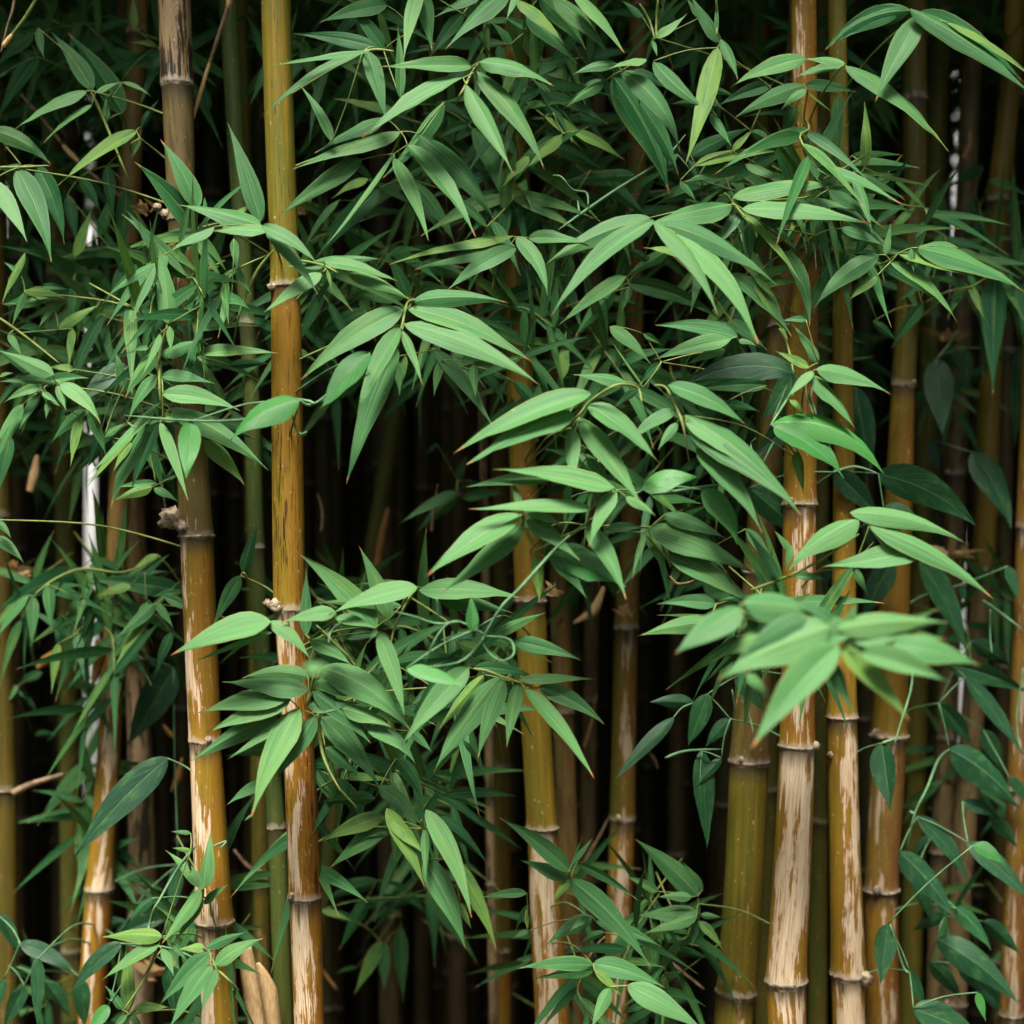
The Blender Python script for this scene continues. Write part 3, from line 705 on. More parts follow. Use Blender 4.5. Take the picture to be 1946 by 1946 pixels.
spray('leafy bamboo spray left of the gap near the top, right of centre', -.02, 'R3', '''
640 580 860 990 110 20 D; 490 430 810 1100 195 40 D; 600 400 830 515 85 10 D; 510 360 255 425 85 15 M; 680 340 465 390 85 10 B; 540 400 870 860 125 60 M; 440 460 230 605 80 10 M''')
spray('two crossing bamboo leaves forming a V, upper right of centre', -.08, 'R3', '''
1080 270 900 930 115 -10 Y; 720 345 1025 625 110 -15 M; 1100 220 1195 450 70 10 M; 1090 240 920 -30 100 10 M; 1075 180 1078 -10 26 0 M; 1040 640 1160 830 55 5 M''', stem='R3 1075 660 1030 600; R3 1075 200 1078 100 1070 0')
spray('tiny bamboo shoot tip with three small leaves at the top edge, right of centre', .0, 'R3', '''
735 215 910 75 72 -5 B; 715 225 740 320 80 0 B; 660 100 535 0 45 5 M; 980 100 900 -20 50 4 M''', stem='R3 745 0 735 120 735 220; R3 640 20 700 130 725 220')
spray('horizontal bamboo leaves between the V-shaped pair and the stout culm', .03, 'R3', '''
930 880 1270 720 155 10 D; 955 935 1450 850 82 12 Y; 1240 930 880 1030 82 10 M; 1240 930 1520 1090 62 22 B; 1170 850 1280 740 55 5 Y; 1050 500 1180 550 50 6 D; 1090 600 800 590 110 12 D; 870 1020 960 1140 60 5 M; 1380 480 1080 600 110 14 D; 1270 740 1440 850 90 10 D; 1000 1060 720 1160 80 10 D''')
spray('dark bamboo leaves crossing the straight vine stem, centre top', .2, 'R3', '''
360 970 690 1230 135 10 D; 620 990 150 1040 95 10 D; 20 1330 110 1060 80 0 D; 150 1300 165 1090 60 0 M; 850 1080 700 980 90 8 K; 830 380 1030 260 80 8 D; 760 240 790 20 90 0 K; 30 560 0 640 90 0 D; 140 820 420 950 90 10 D''')
spray('bamboo spray arching over the top of the stout patched culm', -.05, 'R4', '''
900 375 640 435 92 10 M; 700 330 270 495 135 25 M; 920 360 690 340 82 15 B; 920 370 1450 790 110 35 M; 1120 520 1505 855 90 20 Y''')
spray('large dark bamboo leaves drooping from the top right corner area', -.08, 'R4', '''
1290 50 2010 570 130 40 M; 1340 70 1940 475 150 40 D; 1500 130 2000 450 62 15 Y; 1240 60 800 290 175 45 D; 1290 60 830 270 120 60 D; 1350 90 1090 580 150 15 M''')
spray('small bamboo leaves between the stout culm and the yellow-green one, upper right', .02, 'R4', '''
690 480 300 665 110 20 M; 700 505 560 620 80 10 B; 700 480 990 520 90 10 D; 880 540 870 990 70 0 D; 645 600 560 820 110 5 D; 760 900 950 690 80 8 D; 710 520 870 650 12 0 Y''')
spray('star of narrow bamboo leaves pointing right, upper right beside the yellow-green culm', .0, 'R4', '''
1030 950 1030 560 62 -10 Y; 930 940 1350 950 92 12 D; 960 880 1240 875 42 8 D; 1110 990 1415 1055 36 5 Y; 1010 980 1260 1130 62 12 M; 970 970 1075 1320 62 10 B; 1020 1000 1040 1060 20 2 M''', stem='R4 800 1010 900 960 1060 860')
spray('pale upright leaf and low shaded leaves over the upper stout culm', -.02, 'R4', '''
760 1010 690 710 72 5 M; 830 1070 1110 1260 85 15 M; 900 1290 1140 1390 72 10 M; 740 1130 950 1180 60 8 M; 750 1330 850 1430 45 5 D; 540 1290 640 1410 30 4 M; 800 1500 840 1650 34 4 D''')
spray('long-leaved bamboo spray hanging in shade at the right, a third of the way down', -.02, 'R4', '''
1110 1440 740 1745 110 35 M; 1330 1400 1940 1650 130 40 M; 1180 1480 1560 1830 80 40 M; 1100 1560 940 1700 72 5 Y; 1080 1510 1300 1610 82 10 D; 1150 1440 1180 1260 40 0 M; 1220 1435 1700 1580 74 5 Y; 1300 1400 1310 1540 90 0 M; 1560 1400 1330 1390 90 12 M''')
spray('hanging dark bamboo leaf with a yellow edge at the right, above the vine leaves', .25, 'R8', '''1770 50 1755 740 140 0 D; 1640 130 1700 310 60 4 Y; 1880 100 1930 450 110 0 D; 1360 230 1180 490 90 10 D; 1080 330 1220 450 50 5 D; 1330 140 1220 220 50 5 D''')
spray('faint small leaves in the dark at the upper right edge', .5, 'R4', '''1740 1020 1960 1110 62 5 M; 1650 1250 1610 1050 42 0 D; 1590 1330 1960 1130 150 20 K; 1700 940 1500 1070 70 6 K; 1860 1260 1900 1310 60 0 D; 1430 1070 1490 1400 90 5 D; 1400 1150 1460 1180 60 5 D''')
spray('upright and drooping bamboo leaves near the top left corner', .1, 'R1', '''
690 640 380 180 190 20 D; 520 510 290 180 140 15 M; 490 515 80 735 82 22 B; 520 590 245 810 55 15 B; 540 520 690 465 60 12 B; 690 465 855 545 32 8 B; 600 690 600 540 42 0 M; 215 160 250 330 80 -5 M; 610 560 700 470 22 8 Y''',
 stem='R1 515 520 580 660 650 830 740 1050')
spray('dark bamboo leaves at the left edge near the top corner', .22, 'R1', '''
190 190 -40 390 75 10 D; 210 320 -10 660 105 10 D; 160 220 -20 120 60 5 D; 40 400 -20 450 60 4 M; 880 260 730 240 60 5 Y; 760 160 750 -20 60 0 Y; 1180 620 1150 460 70 0 D; 720 150 560 90 100 8 K; 640 520 690 700 80 5 D''')
spray('three long bamboo leaves hanging at the left edge, a fifth of the way down', .02, 'R1', '''
-60 730 290 930 150 30 D; 210 940 365 1385 150 25 D; 95 950 290 1480 130 25 M; -40 1020 155 1370 95 10 B; 130 945 -20 960 50 6 D''', stem='R1 -20 945 120 945 280 935')
spray('yellow-green slanting bamboo leaf at upper left beside the weathered culm', .05, 'R1', '''770 740 325 1050 95 15 Y; 800 720 900 560 40 8 D; 600 940 700 940 40 6 Y; 790 780 740 900 40 0 D''')
spray('tall upright bamboo leaves between the weathered and golden culms', -.04, 'R1', '''
1110 1300 760 915 155 25 D; 1120 1170 905 785 115 15 M; 1470 1250 1285 690 112 10 M; 1260 1290 1440 1140 60 8 Y; 1470 1250 1500 1180 40 0 D; 1160 1180 1155 1110 26 0 M''')
spray('pale bamboo leaves pointing left from the golden culm, upper left', -.11, 'R1', '''1510 1310 1190 1310 78 10 B; 1210 1280 950 1430 82 15 B; 1475 1275 1000 1155 115 15 M''')
spray('upright pale bamboo leaf with two narrow ones, left of the golden culm', -.06, 'R1', '''
870 1490 605 1675 62 10 M; 870 1500 715 1870 55 5 B; 955 1830 890 1370 105 10 B; 1310 1650 1230 1905 82 0 B; 1320 1350 1340 1540 62 0 M; 930 1750 850 1820 50 5 M''', stem='R1 950 1840 1000 1830; R1 1550 1410 1460 1520 1400 1640 1350 1780 1320 1932')
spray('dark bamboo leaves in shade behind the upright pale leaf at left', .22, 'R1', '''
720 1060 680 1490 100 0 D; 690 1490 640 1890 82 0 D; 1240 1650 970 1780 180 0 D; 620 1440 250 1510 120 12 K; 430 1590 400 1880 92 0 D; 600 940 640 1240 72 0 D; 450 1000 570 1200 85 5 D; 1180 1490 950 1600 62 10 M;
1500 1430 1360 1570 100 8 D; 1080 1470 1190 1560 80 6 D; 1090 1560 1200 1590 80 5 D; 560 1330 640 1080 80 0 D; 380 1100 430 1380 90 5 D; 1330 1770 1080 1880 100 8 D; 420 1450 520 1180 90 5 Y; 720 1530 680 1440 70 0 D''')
spray('arching narrow bamboo leaves at the left edge above a pale leaf cluster', .08, 'R1', '''
140 1640 370 1690 55 22 Y; 140 1650 70 1840 42 5 M; 140 1430 10 1720 48 10 Y; 100 1720 330 1690 60 10 M; 300 1740 220 1850 50 5 M; 20 1720 220 1640 90 10 D; 240 1620 390 1640 70 10 D; 120 1560 20 1480 60 6 M; 330 1860 560 1720 80 8 Y''')
spray('pale bamboo cluster hanging at the left edge, a third of the way down', .0, 'R5', '''
250 680 505 650 85 18 M; 340 680 570 910 95 30 B; 320 690 375 835 50 0 B; 240 730 335 800 60 0 B; 230 700 20 790 85 15 M; 300 630 -20 490 85 8 B; 230 740 110 940 62 10 M; 460 870 400 1150 72 5 Y; 270 780 260 880 40 0 M; 0 640 80 620 50 4 M; 300 660 -10 670 60 6 M''')
spray('bluish green bamboo leaves at the left edge beside the white slit', .06, 'R5', '''480 830 285 1020 125 15 D; 500 850 600 1090 95 10 D; 110 370 360 455 125 18 D; 50 400 125 530 80 0 M; 130 800 -20 1130 90 15 M; 60 980 -20 1330 100 5 D; 420 600 260 590 50 6 Y; 410 370 390 580 60 0 Y; 130 800 -30 1040 60 10 B''', stem='R5 -20 300 150 420 340 570')
spray('two small leaf tips at the left edge, halfway down', .02, 'R5', '''-30 1450 65 1560 80 10 M; -30 1540 135 1695 80 12 M; -40 1400 20 1480 60 5 D''')
spray('feathery upright bamboo spray with stubby side leaves, left of the golden culm', -.09, 'R5', '''
885 630 720 900 145 20 M; 890 500 705 770 120 20 M; 910 520 1195 425 150 15 M; 910 640 1215 680 125 10 M; 920 740 1360 835 112 25 B; 920 880 1040 895 70 8 B; 960 360 965 505 72 0 B; 905 400 800 640 45 -5 B; 840 480 740 500 70 6 M; 860 460 780 700 100 14 D''',
 stem='R5 945 350 905 500 900 620 905 750 925 860 915 960')
spray('long pointed bamboo leaves fanning below the feathery spray at left', -.07, 'R5', '''
1110 510 1580 510 76 12 B; 960 820 1515 1170 112 35 M; 1150 1000 1385 1260 112 15 Y; 905 900 1065 1350 65 5 B; 900 790 465 1225 62 -8 B; 780 930 465 1300 52 5 Y; 840 910 625 1385 110 25 M; 890 900 740 1290 82 10 D; 740 1010 640 1180 70 5 Y; 1300 575 1530 568 52 5 D; 1110 530 1275 630 18 2 M; 960 880 1460 1000 100 30 D''', stem='R5 915 880 850 880 780 930')
spray('small yellow-green bamboo leaves below the fan, over the weathered culm knob', .05, 'R5', '''860 1265 635 1345 65 8 Y; 870 1270 1010 1350 52 5 M; 880 1240 640 1270 40 5 M; 840 1050 920 1270 90 5 D; 700 700 640 480 70 5 M; 640 580 690 560 60 4 D; 1000 1200 900 1240 70 5 D; 590 980 720 900 40 5 M''')
spray('shaded bamboo spray reaching right across the white slit, lower left', .3, 'S1', '''
450 255 -20 480 150 25 D; 160 390 -30 650 60 10 M; 190 400 180 680 72 0 M; 270 330 290 580 92 0 M; 510 190 760 310 112 10 D; 890 160 720 290 62 10 Y; 450 400 380 750 112 0 D; 340 500 330 740 80 0 D; 1040 370 470 300 120 14 D; 520 440 640 640 100 5 D; 740 340 540 400 80 8 Y; 330 660 290 950 60 0 Y; 450 600 370 880 60 5 D''', stem='S1 200 380 330 290 480 240 700 260 900 170')
spray('small bamboo spray in front of the weathered culm left side, lower left', .16, 'S1', '''930 400 1120 515 95 15 M; 870 440 650 640 82 0 M; 850 480 640 820 62 10 Y; 890 440 980 575 42 0 M; 1020 380 860 400 100 12 D; 970 600 870 860 60 5 D; 830 430 760 620 70 5 D; 820 260 960 160 60 6 D''')
spray('faint leaves in the dark at the lower left edge', .5, 'S1', '''90 920 215 1060 60 6 D; 100 900 -20 1060 90 8 M; 240 830 60 900 60 6 D; 60 910 140 970 50 4 M; 200 1180 350 1190 60 8 K''')
spray('two leaves crossing beside the slender deep green culm, lower left', .02, 'S1', '''1370 260 1460 -10 82 5 D; 1360 280 1200 575 92 8 D''', stem='S1 1375 260 1400 300')
spray('pale broad bamboo leaves crossing the golden culm at its middle node', -.16, 'S1', '''
1540 600 1080 770 42 0 B; 1530 540 965 730 145 30 B; 1520 540 1750 750 135 25 B''')
spray('large bamboo fan hanging left across the golden culm below its middle node', -.13, 'S1', '''
1740 850 1360 860 120 30 M; 1640 960 1120 1055 115 20 B; 1740 930 1255 880 95 15 B; 1640 980 1170 1165 135 10 B; 1560 1060 1065 1335 115 10 M; 1700 1040 1280 1320 62 0 B; 1780 1070 1560 1430 100 0 M; 1690 1030 1420 1640 175 25 B;
1600 1250 1270 1300 72 10 M; 1480 1450 1280 1575 65 10 M; 1420 1630 1380 1665 12 0 M''', stem='S1 1775 840 1750 940 1720 1030; S1 1795 1060 1800 1180 1840 1340 1932 1510')
spray('right half of the hanging fan, leaves pointing down right from the golden culm', -.12, 'S2', '''
480 800 990 1165 175 60 B; 740 1150 1010 1345 150 40 B; 600 1030 880 1140 105 15 B; 450 870 870 975 115 20 B; 430 930 760 1230 95 15 M; 990 1160 1105 1280 52 5 M; 400 1010 690 1000 70 8 B; 480 1030 860 1100 120 20 D''')
spray('bright bamboo leaves reaching up from the fan, right of the golden culm middle node', -.15, 'S2', '''
790 570 335 145 135 25 M; 865 520 690 110 98 10 M; 390 615 392 240 68 0 M; 560 520 790 580 82 10 B; 790 580 740 660 52 0 B; 560 490 250 545 112 14 B; 1020 345 520 500 115 22 B; 410 640 650 790 105 20 B; 930 450 430 430 60 10 M''', stem='S2 1015 355 950 450 890 580 870 670; S2 450 560 560 670 660 760')
spray('wavy pale bamboo leaf hanging down from the middle node cluster', -.14, 'S2', '''800 600 950 1095 98 15 B; 820 600 880 720 60 5 M''')
spray('horizontal bamboo leaves behind the vine loops, centre low', .0, 'S2', '''1030 360 1610 405 112 25 B; 1130 400 1560 490 90 15 M; 1450 610 1745 490 62 10 M; 1560 650 1950 760 92 15 M; 890 780 1300 740 95 15 D; 1110 910 980 1020 60 5 M; 940 330 660 330 50 6 D; 930 1040 1080 1040 70 8 D; 1400 850 1250 990 120 8 D''')
spray('row of finger-like bamboo leaves hanging from one twig, low centre', -.13, 'S2', '''
1310 800 930 1240 135 15 B; 1400 840 1130 1160 72 5 Y; 1490 850 1110 1390 145 25 B; 1510 870 1360 1320 98 15 B; 1590 880 1525 1250 84 8 B; 1280 1210 1390 1360 32 0 M; 1340 800 1700 860 70 22 D; S3 290 920 685 1430 88 20 B; 260 870 690 865 58 8 B; 370 910 745 1125 112 30 M''', stem='S2 1340 805 1420 820 1500 850 1620 890 1700 920')
spray('long shaded bamboo leaves below the hanging fan, right of the golden culm', -.04, 'S2', '''
900 1310 1065 1590 155 20 D; 480 1080 810 1480 125 20 M; 500 1250 690 1420 92 10 M; 440 1370 600 1640 105 10 D; 560 1430 740 1770 92 20 D; 800 1470 1055 1700 135 15 M; 780 1540 450 1560 90 6 D''', stem='S2 460 1060 480 1250 560 1450 680 1590')
spray('two blunt yellow-green bamboo leaves pointing left, right of the brown culm section', -.02, 'S2', '''830 1640 460 1790 135 15 Y; 870 1660 520 1935 115 8 M; 860 1720 720 1760 80 5 M''')
spray('bundle of long bamboo leaves drooping steeply, right of the brown culm section', -.1, 'T2', '''
1450 420 1840 755 115 25 D; 1600 730 1910 1400 115 35 Y; 1640 1050 1725 1240 52 0 Y; 1100 350 1385 940 125 15 Y; 1380 720 1680 1385 195 25 M; 1390 360 1725 1150 135 40 B; 1130 420 1390 700 110 8 Y; 1380 500 1390 890 62 0 B''', stem='T2 1350 430 1370 510 1380 560')
spray('dim bamboo spray low in the dark between the golden and central culms', .5, 'T2', '''
1020 890 630 1030 100 15 D; 1020 880 760 885 40 6 D; 1030 880 1210 1105 105 10 D; 1100 890 1410 1135 110 20 D; 960 1000 750 1390 100 0 D; 1060 1330 860 1720 112 0 Y; 1090 1340 1080 1710 112 0 M; 1200 1230 1220 1780 112 0 D; 1180 1100 940 1200 120 10 K; 880 1520 720 1570 70 6 K; 840 1170 630 1085 60 5 D''')
spray('dark bamboo leaves at the right of the steep bundle, low centre', .35, 'T2', '''1660 760 1820 870 50 5 D; 1570 670 1630 650 30 3 M; 1960 985 1800 1000 40 4 Y; 1200 1000 750 1040 60 8 K; 620 1090 850 1180 50 5 Y''')
spray('pale out-of-focus bamboo fan close to the lens, lower right: inner left leaves', -.52, 'S4', '''
330 460 -40 720 125 10 B; 350 430 860 560 150 40 B; 500 580 220 740 85 10 B; 330 470 250 640 80 0 B; 370 830 500 980 95 0 B''')
spray('blurred big bamboo star closest to the lens, in front of the two patched culms', -.56, 'S4', '''
880 580 1510 545 115 22 B; 990 660 1460 460 85 0 M; 1190 680 1690 790 155 25 B; 1010 720 1515 885 125 20 B; 840 760 970 1060 82 0 M; 900 680 1290 1105 125 12 Y; 930 560 990 420 52 0 M; 840 570 200 870 195 30 B; 880 670 390 1260 175 30 B; 700 520 330 730 110 20 M; 960 640 1330 620 90 15 B; 860 560 640 420 90 15 M; 930 700 1180 1010 90 10 M; 800 700 560 980 100 10 D; 780 560 520 690 120 10 M; 1060 620 1500 640 90 12 M; 790 540 1120 760 120 14 M; 960 560 640 760 120 16 M''', stem='S4 760 540 870 610 960 720 1040 830')
spray('two small leaves pointing left beside the blurred star, above the black gap', -.2, 'S3', '''1370 440 1035 440 82 15 M; 1340 540 930 620 95 14 M; 1580 400 1380 420 40 5 M''')
spray('bright arching bamboo leaves crossing the yellow-green culm, right of centre', -.22, 'R8', '''
1000 1440 600 1740 115 38 B; 950 1410 1600 1580 112 50 B; 1060 1480 1765 1905 120 50 B; 1390 1600 785 1715 132 -14 B; 640 1770 820 1790 62 8 M; 545 1780 360 1500 72 8 M; 970 1720 1050 1880 52 5 M; 620 1600 590 1740 50 4 M; 620 1630 520 1510 40 4 M''', stem='R8 390 1845 560 1785 760 1690 1000 1530; R8 1760 1900 1400 1600')
spray('light five-leaved bamboo rosette in front of the stout culm, right of centre', -.12, 'R8', '''
740 610 590 760 115 0 B; 730 630 980 940 125 20 B; 760 600 1180 740 135 30 B; 770 565 620 340 125 8 M; 720 590 520 490 62 0 Y; 610 770 700 870 52 4 Y; 650 1060 690 1310 62 0 Y; 700 320 560 330 40 8 M''', stem='R8 550 370 600 480 630 620; R8 740 610 700 720 745 860')
spray('pale pair of bamboo leaves pointing left, centre, twig arching over them', -.22, 'R6', '''1850 740 1075 1075 135 35 B; 1760 850 1150 1140 145 30 B; 1490 860 1290 930 70 8 Y''', stem='R7 950 790 930 710 860 685 780 700 660 780 600 850 450 1000 300 1130')
spray('broad pale bamboo leaves hanging from the arching twig, centre', -.2, 'R7', '''650 800 1050 1130 155 20 B; 600 870 950 1370 135 10 B; 555 930 560 1280 92 0 B; 540 1250 510 1490 50 0 M; 640 1100 800 1320 110 10 M''')
spray('brightest long bamboo leaves hanging right from a knotty twig, centre right', -.22, 'R7', '''
1140 830 870 1010 125 15 M; 1100 690 1540 915 135 30 M; 1150 900 1040 1060 72 5 B; 1200 860 1850 1420 185 45 B; 1260 1050 1630 1520 155 30 B; 1200 900 1570 1190 95 25 B''', stem='R7 1020 690 1090 710 1160 850 1190 950 1220 1140')
spray('pale bamboo leaves massed left of the green vine leaves, centre', -.24, 'R7', '''
790 1270 105 1165 115 25 B; 270 1400 210 1200 42 0 B; 280 1380 520 1500 105 15 B; 450 1210 -40 1265 90 12 M; 660 1390 -30 1390 85 10 B; 290 1440 600 1680 155 10 B; 800 1280 650 1600 135 10 B; 860 1320 1030 1430 105 10 B; 640 1480 860 1900 175 20 B; R6 1460 1420 915 1775 145 25 B; 1460 1480 1000 1870 120 -5 M; 1540 1650 1560 1920 75 5 Y; 1620 1660 1830 1900 110 15 M''', stem='R7 270 1400 290 1480 340 1580')
spray('bamboo leaves pointing right under the green vine leaves, centre right', -.16, 'R7', '''
1100 1650 1560 1930 145 20 B; 980 1500 1100 1770 82 5 M; 740 1520 980 1500 115 20 M; 1080 1420 1430 1560 92 15 B; 1000 1490 1580 1750 165 25 B; 970 1520 895 1790 34 6 B; 1220 1680 1560 1900 110 15 M; 600 1080 780 1250 90 8 M; 1540 1500 1720 1780 70 8 M''', stem='R7 970 1530 1050 1620 1150 1720 1260 1790 1330 1770')
spray('mid green bamboo leaves above the brightest centre right cluster', -.04, 'R7', '''
1490 420 1020 350 105 20 M; 1450 430 1010 550 105 15 B; 1420 490 1200 575 62 5 B; 770 360 1000 570 112 15 M; 1060 560 930 690 85 5 D; 860 670 560 630 72 10 M; 1490 440 1600 470 90 12 M; 930 710 790 820 70 5 D; 1400 800 1620 840 80 14 D; 1660 690 1220 720 90 14 D; 960 400 1070 470 60 6 D; 960 700 770 430 14 0 Y''', stem='R7 1480 420 1500 450')
spray('crossing bamboo leaves low centre, in front of the central golden culm base', -.04, 'T3', '''
760 750 1210 1025 74 20 D; 690 880 580 1055 74 5 Y; 720 760 880 560 42 0 M; 700 810 175 410 135 30 M; 700 860 340 730 95 10 M; 710 870 1300 1515 155 45 M; 740 720 800 560 30 0 D''', stem='T3 700 800 710 860')
spray('shaded bamboo leaves over the cream patch of the central culm base', .02, 'T3', '''880 1150 530 1360 125 30 M; 850 1150 710 1250 62 8 B; 900 1180 1390 1370 92 22 M; 960 1260 780 1340 82 8 D; 400 1250 290 1305 40 5 M; 390 970 60 1000 62 8 M; 1140 1320 1250 1450 40 4 D; 400 1060 310 1240 50 4 K''')
spray('bottom edge bamboo spray with one big pale leaf, low centre', -.14, 'T3', '''
880 1540 440 1600 92 8 D; 880 1500 320 1525 105 25 M; 880 1490 1410 1670 125 30 M; 1000 1660 860 1970 175 0 B; 890 1540 1090 1730 62 5 Y; 1130 1650 1700 1990 160 20 B; 1250 1790 1080 1860 110 5 D''')
spray('bamboo star in the gap left of the olive green culm, low right', .12, 'T3', '''
1650 990 1175 565 155 20 M; 1350 960 1120 850 72 10 M; 1600 1000 1350 1000 62 8 B; 1670 1130 1830 1150 110 0 M; 1680 950 1530 740 72 6 M; 1640 1180 1600 1370 62 0 M; 1650 1180 1830 1390 92 15 Y; 1640 1140 1250 1270 84 5 B; 1640 1110 1205 1135 112 15 B; 1650 1050 1640 1180 80 0 M''')
spray('small shaded bamboo leaves under the low right star', .2, 'T3', '''1440 1390 1275 1555 105 0 M; 1440 1390 1745 1460 95 10 D; 1590 1280 1380 1260 70 8 D; 1420 1330 1400 1400 50 0 D; 1500 1330 1640 1340 70 6 D; 1300 1020 1200 980 50 5 D''')
spray('small bamboo spray climbing the weathered culm at bottom left', .0, 'T1', '''
1480 930 1215 655 82 15 B; 1490 940 1550 500 112 5 B; 1500 1050 1680 905 62 10 M; 1470 940 1180 1350 105 -10 B; 1490 1000 1300 1320 92 5 M''', stem='T1 1490 930 1490 1010')
spray('pale bamboo rosette at the bottom left beside the weathered culm', -.04, 'T1', '''
1190 1290 735 1295 95 15 Y; 1160 1360 750 1610 85 15 B; 1190 1380 1275 1585 92 10 B; 1260 1340 1370 1470 62 5 M; 940 1840 925 1310 105 5 Y; 1400 530 1250 520 30 4 M; 1400 660 1260 640 30 4 Y''', stem='T1 1150 1370 1130 1450 1030 1650 900 1840')
spray('bamboo fan at the bottom edge in front of the weathered culm', -.08, 'T1', '''
1500 1370 1310 1385 52 6 Y; 1510 1370 1825 1255 64 8 M; 1580 1500 1940 1300 135 25 B; 1540 1410 1165 1800 155 12 M; 1550 1500 1240 1970 145 12 B; 1590 1530 1480 1850 92 5 B''', stem='T1 1490 1370 1540 1430 1590 1520 1680 1610 1760 1690')
spray('leaf tuft cut by the bottom edge, lower left', -.02, 'T1', '''900 1830 770 1650 92 5 M; 1000 1820 1250 1810 62 8 Y; 930 1870 820 1990 90 5 M; 950 1860 1060 1990 90 5 M''')
# ---------------- vines
spray('vine with three heart-shaped leaves crossing in front of the golden culm, left of centre', -.2, 'R5', '''
1690 780 1300 1000 200 45 B; 1080 895 1050 1220 215 0 B''', True, 'R5 1690 775 1760 800 1932 720 2090 620; !R5 1650 850 1670 930 1700 965 1730 955 1715 975; R5 1690 790 1400 880 1080 890 700 860; !R5 760 930 720 900 690 870', extra=None)
spray('broad fresh green vine leaf lying over the big middle fan, right of the golden culm', -.2, 'R6', '''600 510 325 825 215 5 B''', True, 'R6 605 510 560 560; R6 180 765 260 780 330 770 600 510')
spray('dark broad vine leaf behind the feathery spray at left', .1, 'R5', '''720 585 455 800 230 25 M; 560 980 500 1150 130 0 D''', True, '!R5 680 730 640 760 650 740')
spray('vine with a round leaf and looping tendrils, low centre', -.28, 'S2', '''1330 590 1325 395 145 0 B; 960 800 1310 915 85 10 B; 1380 600 1140 645 50 6 M''', True,
 'S2 1880 50 1770 160 1600 350 1500 450 1415 590 1380 650 1250 770 960 800; !S2 1400 610 1260 540 1180 560 1110 660 1050 810; !S2 1410 620 1540 640 1565 720 1500 760 1430 720 1390 660; !S2 1250 540 1130 550 1000 510 880 480; !S2 1130 400 1140 530; !S2 590 540 530 600 520 660')
spray('tiny blurred leaf close to the lens in front of the golden culm, middle left', -.95, 'S2', '''380 790 545 810 62 8 B''', False, join=False)
spray('glossy vine with lobed leaves over the stout culm, right of centre', -.1, 'R8', '''
630 610 445 885 160 -15 D; 630 615 15 690 180 70 M; 520 930 915 1215 190 40 B; 505 905 1145 1195 175 120 B''', True, 'R8 630 610 620 720 530 870 500 920; !R8 560 830 545 860 580 890; !R8 400 1080 390 1020 420 990; R8 520 1010 450 1150')
spray('bright green vine leaves in the middle of the centre right bamboo', -.2, 'R7', '''960 1280 1275 1210 170 30 B; 1290 1280 1490 1590 235 40 B; 430 1630 860 1830 200 10 B''', True, 'R7 1000 1310 1290 1265 1400 1250')
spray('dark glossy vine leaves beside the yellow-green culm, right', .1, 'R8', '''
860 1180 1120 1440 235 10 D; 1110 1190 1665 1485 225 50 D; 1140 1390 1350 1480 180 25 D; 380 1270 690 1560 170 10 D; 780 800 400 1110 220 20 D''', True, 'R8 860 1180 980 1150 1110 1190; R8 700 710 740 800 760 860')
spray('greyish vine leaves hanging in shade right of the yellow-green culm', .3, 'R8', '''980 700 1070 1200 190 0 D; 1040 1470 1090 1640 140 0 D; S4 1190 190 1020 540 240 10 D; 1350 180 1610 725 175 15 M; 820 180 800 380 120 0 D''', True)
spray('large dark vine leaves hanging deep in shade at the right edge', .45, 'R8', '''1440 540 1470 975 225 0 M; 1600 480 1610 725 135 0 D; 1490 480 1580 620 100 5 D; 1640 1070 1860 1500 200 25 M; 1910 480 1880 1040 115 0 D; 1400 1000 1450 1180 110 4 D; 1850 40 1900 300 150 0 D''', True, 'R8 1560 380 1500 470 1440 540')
spray('small heart-shaped vine leaf at the right edge, below the middle', .35, 'S4', '''1840 225 1900 420 210 0 M; 1580 330 1600 430 100 0 D''', True, 'S4 1700 420 1800 490 1932 590')
spray('long dark vine leaves reaching the right edge, lower right', .3, 'S4', '''1500 780 1960 940 150 20 D; 1600 850 1930 1290 120 10 M; 1510 1260 1910 1600 195 35 M; 1850 1420 1960 1560 110 5 D; 1450 1000 1640 1240 120 10 K; 1700 1150 1820 1400 120 5 K; 1640 650 1860 800 120 10 K''', True, '!S4 1932 800 1890 1080 1920 1300; !S4 1740 470 1740 600 1750 720')
spray('pointed dark vine leaf hanging in front of the shaded brown culm, lower right', .12, 'S4', '''1130 1225 1180 1610 190 0 M''', True, 'S4 1300 600 1300 880 1240 1100 1200 1230; S4 1130 1225 1210 1200')
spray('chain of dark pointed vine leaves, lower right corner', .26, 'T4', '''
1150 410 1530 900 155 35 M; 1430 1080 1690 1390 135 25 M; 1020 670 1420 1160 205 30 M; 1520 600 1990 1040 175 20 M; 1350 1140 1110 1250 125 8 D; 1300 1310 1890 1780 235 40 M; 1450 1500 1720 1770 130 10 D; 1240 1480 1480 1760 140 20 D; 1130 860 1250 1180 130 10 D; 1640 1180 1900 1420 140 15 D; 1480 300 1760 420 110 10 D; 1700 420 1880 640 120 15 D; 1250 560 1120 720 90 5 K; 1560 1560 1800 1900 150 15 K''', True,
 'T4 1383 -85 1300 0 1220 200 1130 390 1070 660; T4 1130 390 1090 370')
spray('dark pointed vine leaves at the bottom edge, right', .1, 'T4', '''930 1200 880 1640 215 0 M; 1090 1540 1200 1840 95 10 D; 1120 1820 1640 2060 260 20 M; 1590 1700 1650 1910 82 0 B; 1560 620 1790 760 120 10 B''', True, 'T4 950 1200 1040 1500 1090 1560')
